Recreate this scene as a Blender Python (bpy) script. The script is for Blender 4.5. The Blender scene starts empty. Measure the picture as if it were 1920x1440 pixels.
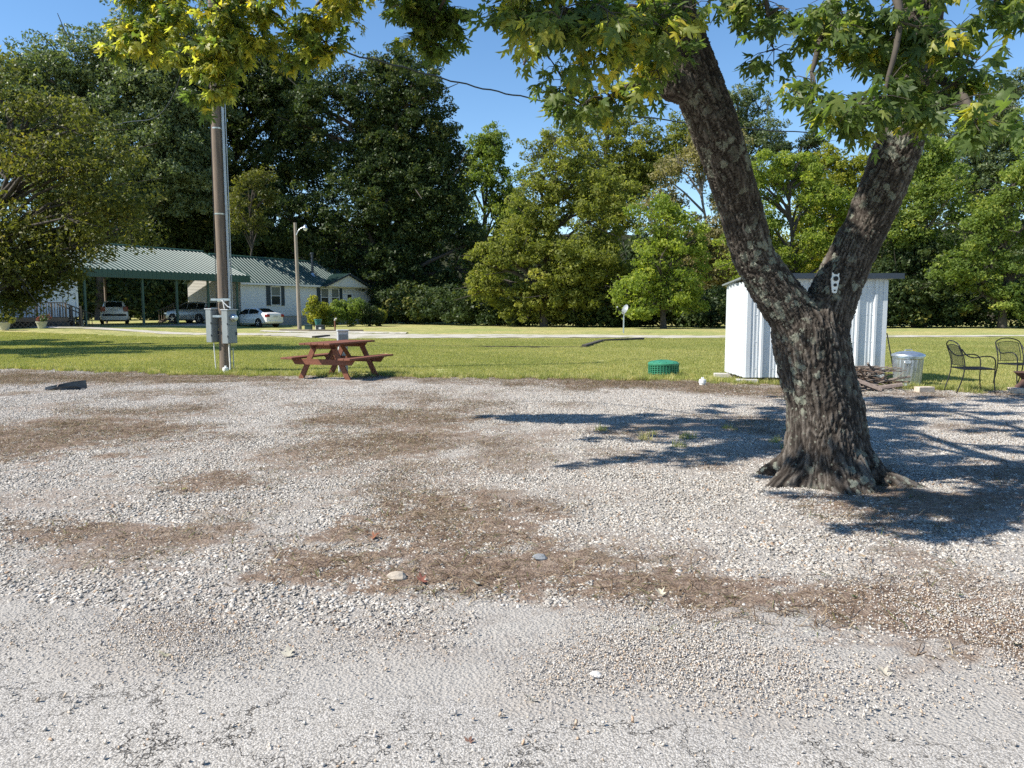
import bpy, bmesh, math, random
import numpy as np
from mathutils import Vector, Matrix, Euler, noise as mnoise

random.seed(7)
RNG = np.random.default_rng(11)
SC = bpy.context.scene
COL = SC.collection
R = math.radians

# ------------------------------------------------------------------ camera
F = 1450.0
PITCH = math.atan(141.0 / F)
CAMH = 1.45
cam = bpy.data.cameras.new("camera")
cam.sensor_width = 36.0
cam.lens = F / 1920.0 * 36.0
cam.clip_start = 0.05
cam.clip_end = 3000.0
camo = bpy.data.objects.new("camera", cam)
COL.objects.link(camo)
camo.location = (0, 0, CAMH)
camo.rotation_euler = (math.pi / 2 - PITCH, 0, 0)
SC.camera = camo

# ------------------------------------------------------------------ light
SUN_EL, SUN_AZ = R(45), R(15)          # AZ: degrees from -X towards the camera side
sd = Vector((-math.cos(SUN_EL) * math.cos(SUN_AZ), -math.cos(SUN_EL) * math.sin(SUN_AZ), math.sin(SUN_EL)))
world = bpy.data.worlds.new("World")
SC.world = world
world.use_nodes = True
wn = world.node_tree
wn.nodes.clear()
sky = wn.nodes.new("ShaderNodeTexSky")
sky.sky_type = 'NISHITA'
sky.sun_disc = False
sky.sun_elevation = SUN_EL
sky.sun_rotation = math.atan2(sd.x, sd.y)
sky.altitude = 900.0
sky.air_density = 1.0
sky.dust_density = 0.0
sky.ozone_density = 1.0
bg = wn.nodes.new("ShaderNodeBackground")
bg.inputs[1].default_value = 0.112
wo = wn.nodes.new("ShaderNodeOutputWorld")
hs = wn.nodes.new("ShaderNodeHueSaturation")
hs.inputs["Saturation"].default_value = 1.2
wn.links.new(sky.outputs[0], hs.inputs["Color"])
wn.links.new(hs.outputs[0], bg.inputs[0])
wn.links.new(bg.outputs[0], wo.inputs[0])
sl = bpy.data.lights.new("sun", 'SUN')
sl.energy = 5.0
sl.angle = R(0.53)
sl.color = (1.0, 0.945, 0.85)
so = bpy.data.objects.new("sun", sl)
COL.objects.link(so)
so.rotation_euler = sd.to_track_quat('Z', 'Y').to_euler()
so.location = (-30, -10, 40)
vs = SC.view_settings
vs.view_transform = 'Standard'
vs.look = 'None'
vs.exposure = 0.80
vs.gamma = 1.0
vs.use_curve_mapping = False
SC.render.film_transparent = False
cy = SC.cycles
cy.max_bounces = 6
cy.diffuse_bounces = 3
cy.glossy_bounces = 2
cy.transmission_bounces = 4
cy.transparent_max_bounces = 4
cy.use_denoising = False
cy.sample_clamp_indirect = 6.0

# ------------------------------------------------------------------ placing helpers
CP, SP = math.cos(PITCH), math.sin(PITCH)
def ray(px, py):
    xc = (px - 960) / F; yc = (720 - py) / F
    return Vector((xc, CP + yc * SP, -SP + yc * CP))
def G(px, py, z=0.0):
    d = ray(px, py); t = (z - CAMH) / d.z
    return Vector((d.x * t, d.y * t, z))
def at(px, py, Y):
    d = ray(px, py); t = Y / d.y
    return Vector((d.x * t, Y, CAMH + d.z * t))

def smooth(a, b, x):
    t = np.clip((np.asarray(x, float) - a) / (b - a), 0, 1)
    return t * t * (3 - 2 * t)
def _h(ix, iy, s):
    n = (ix.astype(np.int64) * 374761393 + iy.astype(np.int64) * 668265263 + s * 974711) & 0x7fffffff
    n = ((n ^ (n >> 13)) * 1274126177) & 0x7fffffff
    return ((n ^ (n >> 16)) & 0xffff) / 65535.0
def vnoise(x, y, s=0):
    x = np.asarray(x, float); y = np.asarray(y, float)
    ix = np.floor(x); iy = np.floor(y); fx = x - ix; fy = y - iy
    fx = fx * fx * (3 - 2 * fx); fy = fy * fy * (3 - 2 * fy)
    a = _h(ix, iy, s); b = _h(ix + 1, iy, s); c = _h(ix, iy + 1, s); d = _h(ix + 1, iy + 1, s)
    return (a * (1 - fx) + b * fx) * (1 - fy) + (c * (1 - fx) + d * fx) * fy
def fbm(x, y, s=0, o=4):
    t = 0; a = .5; n = 0
    for i in range(o):
        t = t + a * vnoise(x * 2 ** i, y * 2 ** i, s + i * 17); n += a; a *= .5
    return t / n
def ter(x, y):
    return 0.34 * smooth(18, 27, -np.asarray(x, float)) * smooth(30, 46, y)

# ------------------------------------------------------------------ materials
def mat(name):
    m = bpy.data.materials.new(name); m.use_nodes = True
    nt = m.node_tree; b = nt.nodes["Principled BSDF"]
    return m, nt, b
def N(nt, t, **kw):
    n = nt.nodes.new(t)
    for k, v in kw.items(): setattr(n, k, v)
    return n
def ramp(nt, stops, src=None, interp='LINEAR'):
    n = nt.nodes.new("ShaderNodeValToRGB"); n.color_ramp.interpolation = interp
    el = n.color_ramp.elements
    while len(el) < len(stops): el.new(0.5)
    for e, (p, c) in zip(el, stops):
        e.position = p; e.color = (c[0], c[1], c[2], 1) if hasattr(c, '__len__') else (c, c, c, 1)
    if src is not None: nt.links.new(src, n.inputs[0])
    return n
def noise(nt, scale, detail=4, rough=.55, vec=None, dist=0.0):
    n = nt.nodes.new("ShaderNodeTexNoise")
    n.inputs["Scale"].default_value = scale; n.inputs["Detail"].default_value = detail
    n.inputs["Roughness"].default_value = rough; n.inputs["Distortion"].default_value = dist
    if vec is not None: nt.links.new(vec, n.inputs["Vector"])
    return n
def bump(nt, b, h, strength=.3, dist=.01, prev=None):
    n = nt.nodes.new("ShaderNodeBump")
    n.inputs["Strength"].default_value = strength; n.inputs["Distance"].default_value = dist
    nt.links.new(h, n.inputs["Height"])
    if prev is not None: nt.links.new(prev.outputs[0], n.inputs["Normal"])
    nt.links.new(n.outputs[0], b.inputs["Normal"])
    return n
def mixc(nt, fac, a, b, mode='MIX'):
    n = nt.nodes.new("ShaderNodeMix"); n.data_type = 'RGBA'; n.blend_type = mode
    for s, v in ((0, fac), (6, a), (7, b)):
        if hasattr(v, 'is_output') or isinstance(v, bpy.types.NodeSocket): nt.links.new(v, n.inputs[s])
        elif s == 0: n.inputs[0].default_value = v
        else: n.inputs[s].default_value = (v[0], v[1], v[2], 1)
    return n.outputs[2]
def obco(nt): return nt.nodes.new("ShaderNodeTexCoord").outputs["Object"]

def plain(name, col, rough=.5, metal=0.0, var=.15, scale=8.0, bmp=.1, spec=.5, bdist=.004):
    m, nt, b = mat(name)
    co = obco(nt)
    n = noise(nt, scale, 5, .6, co)
    lo = [max(0, c * (1 - var)) for c in col]; hi = [min(1, c * (1 + var)) for c in col]
    r = ramp(nt, [(.3, lo), (.7, hi)], n.outputs[0])
    nt.links.new(r.outputs[0], b.inputs["Base Color"])
    b.inputs["Roughness"].default_value = rough; b.inputs["Metallic"].default_value = metal
    b.inputs["Specular IOR Level"].default_value = spec
    if bmp > 0:
        n2 = noise(nt, scale * 6, 4, .6, co)
        bump(nt, b, n2.outputs[0], bmp, bdist)
    return m
def wood(name, c0, c1, rough=.75, stretch=(1, 14, 14), scale=2.2, bmp=.35):
    m, nt, b = mat(name)
    mp = N(nt, "ShaderNodeMapping"); mp.inputs["Scale"].default_value = stretch
    nt.links.new(obco(nt), mp.inputs[0])
    n = noise(nt, scale, 8, .65, mp.outputs[0], .4)
    r = ramp(nt, [(.3, c0), (.7, c1)], n.outputs[0])
    nt.links.new(r.outputs[0], b.inputs["Base Color"])
    b.inputs["Roughness"].default_value = rough
    bump(nt, b, n.outputs[0], bmp, .006)
    return m
def leafmat(name, stops, trans=.35, tboost=1.5, rough=.45, spec=.35, attr="tint"):
    m, nt, b = mat(name)
    a = N(nt, "ShaderNodeAttribute", attribute_name=attr)
    r = ramp(nt, stops, a.outputs["Fac"])
    nt.links.new(r.outputs[0], b.inputs["Base Color"])
    b.inputs["Roughness"].default_value = rough
    b.inputs["Specular IOR Level"].default_value = spec
    t = N(nt, "ShaderNodeBsdfTranslucent")
    c = mixc(nt, 1.0, r.outputs[0], (tboost, tboost * 1.05, tboost * .45), 'MULTIPLY')
    nt.links.new(c, t.inputs[0])
    mx = N(nt, "ShaderNodeMixShader"); mx.inputs[0].default_value = trans
    nt.links.new(b.outputs[0], mx.inputs[1]); nt.links.new(t.outputs[0], mx.inputs[2])
    nt.links.new(mx.outputs[0], nt.nodes["Material Output"].inputs[0])
    return m

M = {}
M['white_siding'] = plain('white_siding', (.70, .72, .74), .55, var=.04, scale=3, bmp=0)
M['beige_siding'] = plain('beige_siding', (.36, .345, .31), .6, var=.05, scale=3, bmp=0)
M['white_trim'] = plain('white_trim', (.74, .75, .76), .45, var=.04, bmp=.03)
M['navy'] = plain('navy_paint', (.030, .042, .062), .4, var=.15, bmp=.04)
M['shutter'] = plain('shutter_paint', (.035, .055, .075), .5, var=.1, bmp=.04)
M['green_roof'] = plain('green_roof_metal', (.022, .054, .046), .65, metal=0.0, var=.15, scale=1.2, bmp=.02, spec=.22)
M['green_rib_glint'] = plain('green_roof_rib_glint', (.07, .11, .10), .42, metal=0.0, var=.1, scale=1.2, bmp=.02, spec=.34)  # paler than the pans: sun glint on the ribs put into the colour
M['green_fascia'] = plain('green_fascia', (.030, .082, .066), .5, var=.12, bmp=.04)
M['galv'] = plain('galvanised_steel', (.50, .54, .58), .36, metal=.85, var=.22, scale=14, bmp=.12)
M['grey_box'] = plain('grey_enamel', (.22, .245, .25), .45, metal=.15, var=.08, scale=5, bmp=.06)
M['grey_box2'] = plain('light_grey_enamel', (.46, .48, .50), .45, metal=.1, var=.08, scale=5, bmp=.06)
M['pvc'] = plain('white_pvc', (.78, .78, .75), .4, var=.06, bmp=.04)
M['conduit'] = plain('conduit_grey', (.42, .45, .47), .45, metal=.4, var=.12, bmp=.06)
M['black_iron'] = plain('black_iron', (.012, .013, .015), .42, metal=.2, var=.25, bmp=.15)
M['iron_rust'] = plain('rusty_iron', (.085, .045, .035), .8, var=.4, scale=12, bmp=.4)
M['rust_pipe'] = plain('rust_pipe', (.16, .065, .04), .85, var=.35, scale=12, bmp=.3)
M['green_plastic'] = plain('green_plastic', (.035, .20, .115), .5, var=.18, scale=9, bmp=.1)
M['dark_green_plastic'] = plain('dark_green_plastic', (.03, .07, .06), .5, var=.15, bmp=.08)
M['concrete'] = plain('concrete', (.42, .40, .37), .9, var=.18, scale=10, bmp=.4)
M['slab'] = plain('slab_concrete', (.34, .32, .30), .9, var=.2, scale=1.5, bmp=.2)
M['paver'] = plain('tan_paver', (.50, .42, .34), .9, var=.2, scale=10, bmp=.4)
M['dark_metal'] = plain('dark_metal', (.055, .065, .075), .5, metal=.4, var=.3, scale=9, bmp=.2)
M['terracotta'] = plain('pot_cream', (.46, .45, .36), .7, var=.15, bmp=.1)
M['teal'] = plain('teal_plastic', (.04, .17, .16), .5, var=.15, bmp=.06)
M['glass'] = plain('window_glass', (.030, .036, .04), .06, var=.1, bmp=0, spec=.8)
M['blind'] = plain('window_blind', (.16, .18, .17), .5, var=.15, scale=2, bmp=.05)
M['black'] = plain('black_rubber', (.014, .014, .015), .7, var=.2, bmp=.15)
M['car_white'] = plain('car_white', (.74, .74, .73), .22, var=.03, scale=2, bmp=0, spec=.6)
M['car_silver'] = plain('car_pale', (.46, .47, .47), .28, metal=.2, var=.04, scale=2, bmp=0)
M['car_glass'] = plain('car_glass', (.012, .015, .018), .05, var=.1, bmp=0, spec=.9)
M['rim'] = plain('wheel_rim', (.62, .63, .64), .3, metal=.7, var=.08, bmp=.04)
M['taillight'] = plain('taillight', (.22, .015, .018), .2, var=.15, bmp=0)
M['red_wood'] = wood('red_stained_wood', (.125, .040, .020), (.235, .082, .040), .7)
M['deck_wood'] = wood('old_deck_wood', (.10, .075, .055), (.18, .14, .11), .85)
M['pole_wood'] = wood('pole_wood', (.095, .070, .052), (.235, .180, .135), .9, (16, 16, 1), 1.6, .6)
M['lamp_wood'] = wood('lamp_pole_wood', (.20, .165, .13), (.34, .29, .24), .9, (14, 14, 1), 1.6, .5)
M['stick'] = wood('weathered_stick', (.085, .068, .055), (.27, .22, .185), .9, (6, 1, 6), 5, .5)
M['stick2'] = wood('brown_stick', (.07, .045, .032), (.22, .15, .105), .9, (6, 1, 6), 5, .5)
M['splitlog'] = wood('split_log', (.13, .10, .085), (.27, .21, .18), .9, (8, 1, 8), 4, .5)
M['cable'] = plain('cable_black', (.02, .022, .025), .6, var=.2, bmp=0)
M['timber'] = wood('landscape_timber', (.16, .13, .10), (.33, .28, .22), .9)
M['dark_timber'] = wood('dark_timber', (.035, .03, .025), (.09, .08, .065), .95)
M['bark_far'] = wood('tree_bark', (.030, .025, .021), (.095, .080, .066), .95, (5, 5, 1), 2.0, .8)
M['bark_pale'] = wood('pale_tree_bark', (.12, .105, .09), (.27, .24, .21), .95, (5, 5, 1), 2.0, .8)
M['twig'] = plain('twig_bark', (.055, .045, .035), .9, var=.3, bmp=.2)

# ground materials
def m_lot():
    m, nt, b = mat('gravel_ground')
    a = N(nt, "ShaderNodeAttribute", attribute_name="dirt").outputs["Fac"]
    sa = N(nt, "ShaderNodeAttribute", attribute_name="sand").outputs["Fac"]
    co = obco(nt)
    v = N(nt, "ShaderNodeTexVoronoi"); v.inputs["Scale"].default_value = 70; nt.links.new(co, v.inputs["Vector"])
    nf = noise(nt, 160, 4, .7, co)
    nb = noise(nt, 1.3, 5, .6, co)
    nm = noise(nt, 22, 6, .75, co)
    g = ramp(nt, [(0, (.17, .155, .14)), (.45, (.36, .34, .315)), (1, (.60, .575, .545))], v.outputs["Color"])
    g2 = mixc(nt, nf.outputs[0], g.outputs[0], (.30, .27, .24))
    d = ramp(nt, [(.28, (.085, .058, .043)), (.46, (.185, .132, .100)), (.60, (.28, .215, .165)), (.72, (.42, .36, .30))], nm.outputs[0])
    gr = ramp(nt, [(.58, 0.0), (.70, 1.0)], nb.outputs[0])
    dg = N(nt, "ShaderNodeMath", operation='MULTIPLY'); nt.links.new(gr.outputs[0], dg.inputs[0]); dg.inputs[1].default_value = .35
    d2 = mixc(nt, dg.outputs[0], d.outputs[0], (.105, .105, .05))
    sc = ramp(nt, [(.3, (.23, .21, .187)), (.5, (.39, .367, .335)), (.7, (.56, .535, .50))], nf.outputs[0])
    aa = N(nt, "ShaderNodeMath", operation='MULTIPLY_ADD'); nt.links.new(nm.outputs[0], aa.inputs[0]); aa.inputs[1].default_value = 1.5; nt.links.new(a, aa.inputs[2])
    am = ramp(nt, [(.0, 0.0), (1.0, 1.0)]); ab = N(nt, "ShaderNodeMapRange"); ab.interpolation_type = 'SMOOTHSTEP'; nt.links.new(aa.outputs[0], ab.inputs[0]); ab.inputs[1].default_value = .80; ab.inputs[2].default_value = 1.60
    c1 = mixc(nt, ab.outputs[0], g2, d2)
    c2 = mixc(nt, sa, c1, sc.outputs[0])
    nt.links.new(c2, b.inputs["Base Color"])
    b.inputs["Roughness"].default_value = .95
    b.inputs["Specular IOR Level"].default_value = .2
    bp = bump(nt, b, v.outputs["Distance"], .7, .012)
    bp = bump(nt, b, nm.outputs[0], .6, .02, bp)
    bump(nt, b, nf.outputs[0], .6, .006, bp)
    return m
M['lot'] = m_lot()
def m_road():
    m, nt, b = mat('chip_seal_road')
    co = obco(nt)
    v = N(nt, "ShaderNodeTexVoronoi"); v.inputs["Scale"].default_value = 135; nt.links.new(co, v.inputs["Vector"])
    v2 = N(nt, "ShaderNodeTexVoronoi"); v2.inputs["Scale"].default_value = 210; nt.links.new(co, v2.inputs["Vector"])
    n0 = noise(nt, 1.1, 5, .6, co); n1 = noise(nt, 46, 6, .75, co)
    g = ramp(nt, [(0, (.27, .25, .225)), (.4, (.45, .422, .385)), (1, (.61, .58, .54))], v.outputs["Color"])
    gaps = ramp(nt, [(.42, 1.0), (.78, .5)], v.outputs["Distance"])
    c = mixc(nt, 1.0, g.outputs[0], gaps.outputs[0], 'MULTIPLY')
    pit = ramp(nt, [(.33, (.26, .25, .24)), (.41, (1, 1, 1))], n1.outputs[0])
    c = mixc(nt, .8, c, pit.outputs[0], 'MULTIPLY')
    # cracks
    mp = N(nt, "ShaderNodeMapping"); nt.links.new(co, mp.inputs[0])
    nd = noise(nt, 2.6, 5, .7, co)
    vadd = N(nt, "ShaderNodeVectorMath", operation='MULTIPLY_ADD'); nt.links.new(nd.outputs["Color"], vadd.inputs[0]); vadd.inputs[1].default_value = (.8, .8, .8); nt.links.new(mp.outputs[0], vadd.inputs[2])
    vc = N(nt, "ShaderNodeTexVoronoi", feature='DISTANCE_TO_EDGE'); vc.inputs["Scale"].default_value = 2.1; nt.links.new(vadd.outputs[0], vc.inputs["Vector"])
    cr = ramp(nt, [(.0, (.26, .25, .24)), (.006, (.4, .39, .38)), (.016, (1, 1, 1))], vc.outputs["Distance"])
    br = ramp(nt, [(.40, 0.0), (.55, 1.0)], n0.outputs[0])
    c = mixc(nt, br.outputs[0], c, mixc(nt, 1.0, c, cr.outputs[0], 'MULTIPLY'))
    tone = ramp(nt, [(.3, (.93, .93, .94)), (.7, (1.06, 1.05, 1.03))], n0.outputs[0])
    c = mixc(nt, 1.0, c, tone.outputs[0], 'MULTIPLY')
    nt.links.new(c, b.inputs["Base Color"])
    b.inputs["Roughness"].default_value = .9; b.inputs["Specular IOR Level"].default_value = .3
    bp = bump(nt, b, v.outputs["Distance"], .6, -.006)
    bp = bump(nt, b, n1.outputs[0], .8, .012, bp)
    bump(nt, b, cr.outputs[0], .8, .012, bp)
    return m
M['road'] = m_road()
def m_lawn():
    m, nt, b = mat('lawn_soil_grass')
    co = obco(nt)
    n0 = noise(nt, .16, 4, .6, co); n1 = noise(nt, 1.7, 6, .65, co); n2 = noise(nt, 26, 5, .7, co)
    c = ramp(nt, [(.3, (.22, .24, .09)), (.5, (.36, .345, .14)), (.68, (.50, .44, .22))], n1.outputs[0])
    t = ramp(nt, [(.35, (.80, .92, .75)), (.65, (1.18, 1.08, 1.1))], n0.outputs[0])
    c2 = mixc(nt, 1.0, c.outputs[0], t.outputs[0], 'MULTIPLY')
    f = ramp(nt, [(.3, (.62, .66, .6)), (.7, (1.25, 1.22, 1.2))], n2.outputs[0])
    c3 = mixc(nt, 1.0, c2, f.outputs[0], 'MULTIPLY')
    nt.links.new(c3, b.inputs["Base Color"])
    b.inputs["Roughness"].default_value = .9; b.inputs["Specular IOR Level"].default_value = .15
    bp = bump(nt, b, n2.outputs[0], .9, .05)
    bump(nt, b, n1.outputs[0], .5, .12, bp)
    return m
M['lawn'] = m_lawn()
def m_drive():
    m, nt, b = mat('pale_gravel_drive')
    co = obco(nt)
    n1 = noise(nt, .9, 6, .7, co); n2 = noise(nt, 30, 5, .8, co)
    c = ramp(nt, [(.36, (.26, .26, .12)), (.46, (.42, .39, .32)), (.7, (.55, .52, .45))], n1.outputs[0])
    f = ramp(nt, [(.3, (.7, .7, .7)), (.7, (1.1, 1.1, 1.1))], n2.outputs[0])
    nt.links.new(mixc(nt, 1.0, c.outputs[0], f.outputs[0], 'MULTIPLY'), b.inputs["Base Color"])
    b.inputs["Roughness"].default_value = .95
    bump(nt, b, n2.outputs[0], .6, .03)
    return m
M['drive'] = m_drive()
def attrmat(name, stops, rough=.9, spec=.25, nscale=120, bmp=.4):
    m, nt, b = mat(name)
    a = N(nt, "ShaderNodeAttribute", attribute_name="tint").outputs["Fac"]
    r = ramp(nt, stops, a)
    n = noise(nt, nscale, 4, .65, obco(nt))
    f = ramp(nt, [(.3, (.8, .8, .8)), (.7, (1.12, 1.12, 1.12))], n.outputs[0])
    nt.links.new(mixc(nt, 1.0, r.outputs[0], f.outputs[0], 'MULTIPLY'), b.inputs["Base Color"])
    b.inputs["Roughness"].default_value = rough; b.inputs["Specular IOR Level"].default_value = spec
    if bmp: bump(nt, b, n.outputs[0], bmp, .004)
    return m
M['stones'] = attrmat('gravel_stone', [(0, (.12, .10, .085)), (.25, (.27, .245, .215)), (.6, (.44, .41, .37)), (.86, (.62, .59, .545)), (.93, (.40, .30, .21)), (1, (.24, .155, .105))])
M['pea'] = attrmat('pea_stone', [(0, (.24, .22, .20)), (.35, (.44, .41, .38)), (.6, (.58, .54, .49)), (.78, (.52, .43, .33)), (1, (.44, .30, .20))])
M['blade'] = leafmat('grass_blade', [(0, (.17, .215, .058)), (.45, (.31, .325, .11)), (.75, (.46, .425, .18)), (1, (.58, .50, .27))], .38, 1.3, .55, .2)
M['straw'] = leafmat('dry_straw', [(0, (.06, .04, .028)), (.45, (.13, .085, .055)), (.80, (.28, .20, .125)), (.92, (.50, .41, .28)), (.95, (.12, .14, .04)), (1, (.12, .14, .04))], .15, 1.2, .7, .2)

def m_bark():
    m, nt, b = mat('maple_bark')
    a = N(nt, "ShaderNodeAttribute", attribute_name="bark_co").outputs["Vector"]
    h = N(nt, "ShaderNodeAttribute", attribute_name="ridge").outputs["Fac"]
    co = obco(nt)
    n1 = noise(nt, 9, 8, .7, a, .3)
    n2 = noise(nt, 30, 6, .7, a)
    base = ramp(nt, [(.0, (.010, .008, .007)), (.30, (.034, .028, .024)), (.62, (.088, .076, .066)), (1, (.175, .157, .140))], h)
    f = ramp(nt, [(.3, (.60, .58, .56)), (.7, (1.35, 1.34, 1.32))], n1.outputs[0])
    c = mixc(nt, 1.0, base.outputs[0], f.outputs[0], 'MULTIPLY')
    # lichen rosettes
    vl = N(nt, "ShaderNodeTexVoronoi"); vl.inputs["Scale"].default_value = 11
    nl = noise(nt, 14, 4, .7, co)
    va = N(nt, "ShaderNodeVectorMath", operation='MULTIPLY_ADD'); nt.links.new(nl.outputs["Color"], va.inputs[0]); va.inputs[1].default_value = (.14, .14, .14); nt.links.new(co, va.inputs[2])
    nt.links.new(va.outputs[0], vl.inputs["Vector"])
    spot = ramp(nt, [(.36, 1.0), (.41, 0.0)], vl.outputs["Distance"])
    big = noise(nt, 2.1, 3, .6, co)
    zone = ramp(nt, [(.46, 0.0), (.56, 1.0)], big.outputs[0])
    small = N(nt, "ShaderNodeTexVoronoi"); small.inputs["Scale"].default_value = 30; nt.links.new(co, small.inputs["Vector"])
    ssp = ramp(nt, [(.20, .8), (.28, 0.0)], small.outputs["Distance"])
    sel = ramp(nt, [(.70, 0.0), (.74, 1.0)], small.outputs["Color"])
    mu = N(nt, "ShaderNodeMath", operation='MULTIPLY'); nt.links.new(spot.outputs[0], mu.inputs[0]); nt.links.new(zone.outputs[0], mu.inputs[1])
    ms = N(nt, "ShaderNodeMath", operation='MULTIPLY'); nt.links.new(ssp.outputs[0], ms.inputs[0]); nt.links.new(sel.outputs[0], ms.inputs[1])
    mm = N(nt, "ShaderNodeMath", operation='MAXIMUM'); nt.links.new(mu.outputs[0], mm.inputs[0]); nt.links.new(ms.outputs[0], mm.inputs[1])
    ml = N(nt, "ShaderNodeMath", operation='MULTIPLY'); nt.links.new(mm.outputs[0], ml.inputs[0]); ml.inputs[1].default_value = .8
    lc = ramp(nt, [(.3, (.15, .16, .125)), (.7, (.31, .32, .26))], n2.outputs[0])
    c2 = mixc(nt, ml.outputs[0], c, lc.outputs[0])
    nt.links.new(c2, b.inputs["Base Color"])
    b.inputs["Roughness"].default_value = .95; b.inputs["Specular IOR Level"].default_value = .15
    bp = bump(nt, b, n1.outputs[0], .8, .018)
    bp = bump(nt, b, n2.outputs[0], .7, .010, bp)
    n3 = noise(nt, 75, 5, .7, co)
    bump(nt, b, n3.outputs[0], .7, .008, bp)
    return m
M['maple_bark'] = m_bark()
M['maple_leaf'] = leafmat('maple_leaf', [(0, (.048, .080, .026)), (.45, (.105, .150, .046)), (.75, (.225, .25, .065)), (.9, (.37, .35, .07)), (1, (.50, .41, .06))], .52, 2.0, .45, .3)

# ------------------------------------------------------------------ mesh helpers
def tag(o, label=None, cat=None, group=None, kind=None):
    if label: o["label"] = label
    if cat: o["category"] = cat
    if group: o["group"] = group
    if kind: o["kind"] = kind
    return o
def empty(name, loc=(0, 0, 0), rz=0.0):
    o = bpy.data.objects.new(name, None); COL.objects.link(o)
    o.empty_display_size = .2
    o.location = loc; o.rotation_euler = (0, 0, rz)
    return o
class MB:
    def __init__(s): s.v = []; s.f = []
    def add(s, vs, fs):
        o = len(s.v); s.v += [tuple(p) for p in vs]; s.f += [tuple(i + o for i in f) for f in fs]; return s
    def box(s, c, d, rz=0.0, mtx=None, ch=0.0):
        x, y, z = d[0] / 2, d[1] / 2, d[2] / 2
        vs = [Vector(p) for p in ((-x, -y, -z), (x, -y, -z), (x, y, -z), (-x, y, -z), (-x, -y, z), (x, -y, z), (x, y, z), (-x, y, z))]
        m = mtx if mtx is not None else Matrix.Rotation(rz, 3, 'Z')
        c = Vector(c)
        return s.add([m @ p + c for p in vs], [(0, 3, 2, 1), (4, 5, 6, 7), (0, 1, 5, 4), (1, 2, 6, 5), (2, 3, 7, 6), (3, 0, 4, 7)])
    def beam(s, p0, p1, w, h, up=(0, 0, 1)):
        p0 = Vector(p0); p1 = Vector(p1); d = p1 - p0; L = d.length; d.normalize()
        up = Vector(up)
        if abs(d.dot(up)) > .98: up = Vector((0, 1, 0))
        sx = d.cross(up).normalized(); u = sx.cross(d)
        m = Matrix((d, sx, u)).transposed()
        return s.box((p0 + p1) / 2, (L, w, h), mtx=m)
    def tube(s, path, rad, n=8, cap=True):
        path = [Vector(p) for p in path]
        if not hasattr(rad, '__len__'): rad = [rad] * len(path)
        rings = []; ref = None
        for i, p in enumerate(path):
            d = (path[min(i + 1, len(path) - 1)] - path[max(i - 1, 0)])
            if d.length < 1e-9: d = Vector((0, 0, 1))
            d.normalize()
            if ref is None:
                ref = Vector((0, 0, 1)) if abs(d.z) < .9 else Vector((1, 0, 0))
            a = (ref - d * ref.dot(d))
            if a.length < 1e-5: a = d.orthogonal()
            a.normalize(); ref = a; b = d.cross(a)
            rings.append([p + (a * math.cos(2 * math.pi * k / n) + b * math.sin(2 * math.pi * k / n)) * rad[i] for k in range(n)])
        vs = [q for r in rings for q in r]; fs = []
        for i in range(len(path) - 1):
            for k in range(n):
                fs.append((i * n + k, i * n + (k + 1) % n, (i + 1) * n + (k + 1) % n, (i + 1) * n + k))
        if cap:
            fs.append(tuple(range(n))[::-1]); fs.append(tuple((len(path) - 1) * n + k for k in range(n)))
        return s.add(vs, fs)
    def lathe(s, prof, n=24, c=(0, 0, 0), mtx=None):
        vs = []; fs = []; c = Vector(c)
        for (r, z) in prof:
            for k in range(n):
                a = 2 * math.pi * k / n
                q = Vector((r * math.cos(a), r * math.sin(a), z))
                if mtx is not None: q = mtx @ q
                vs.append(q + c)
        for i in range(len(prof) - 1):
            for k in range(n):
                fs.append((i * n + k, i * n + (k + 1) % n, (i + 1) * n + (k + 1) % n, (i + 1) * n + k))
        fs.append(tuple(range(n))[::-1]); fs.append(tuple((len(prof) - 1) * n + k for k in range(n)))
        return s.add(vs, fs)
    def prism(s, pts, ext):
        n = len(pts); pts = [Vector(p) for p in pts]; e = Vector(ext)
        vs = pts + [p + e for p in pts]
        fs = [tuple(range(n))[::-1], tuple(range(n, 2 * n))] + [(i, (i + 1) % n, n + (i + 1) % n, n + i) for i in range(n)]
        return s.add(vs, fs)
    def build(s, name, m, parent=None, smooth_=False, loc=None, bevel=0.0):
        me = bpy.data.meshes.new(name); me.from_pydata(s.v, [], s.f)
        bm = bmesh.new(); bm.from_mesh(me)
        bmesh.ops.recalc_face_normals(bm, faces=bm.faces)
        if bevel > 0:
            bmesh.ops.bevel(bm, geom=bm.edges[:] , offset=bevel, segments=1, affect='EDGES', clamp_overlap=True)
        bm.to_mesh(me); bm.free()
        if smooth_:
            me.polygons.foreach_set("use_smooth", [True] * len(me.polygons))
            try: me.set_sharp_from_angle(angle=R(45))
            except Exception: pass
        me.materials.append(m)
        o = bpy.data.objects.new(name, me); COL.objects.link(o)
        if parent is not None: o.parent = parent
        if loc is not None: o.location = loc
        return o
def link_copy(src, parent=None, loc=None, rot=None, scale=None):
    o = src.copy(); COL.objects.link(o)
    if parent is not None: o.parent = parent
    if loc is not None: o.location = loc
    if rot is not None: o.rotation_euler = rot
    if scale is not None: o.scale = scale
    return o
def copy_tree(o, parent=None):
    c = o.copy(); COL.objects.link(c); c.parent = parent
    for ch in list(o.children): copy_tree(ch, c)
    return c

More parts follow.
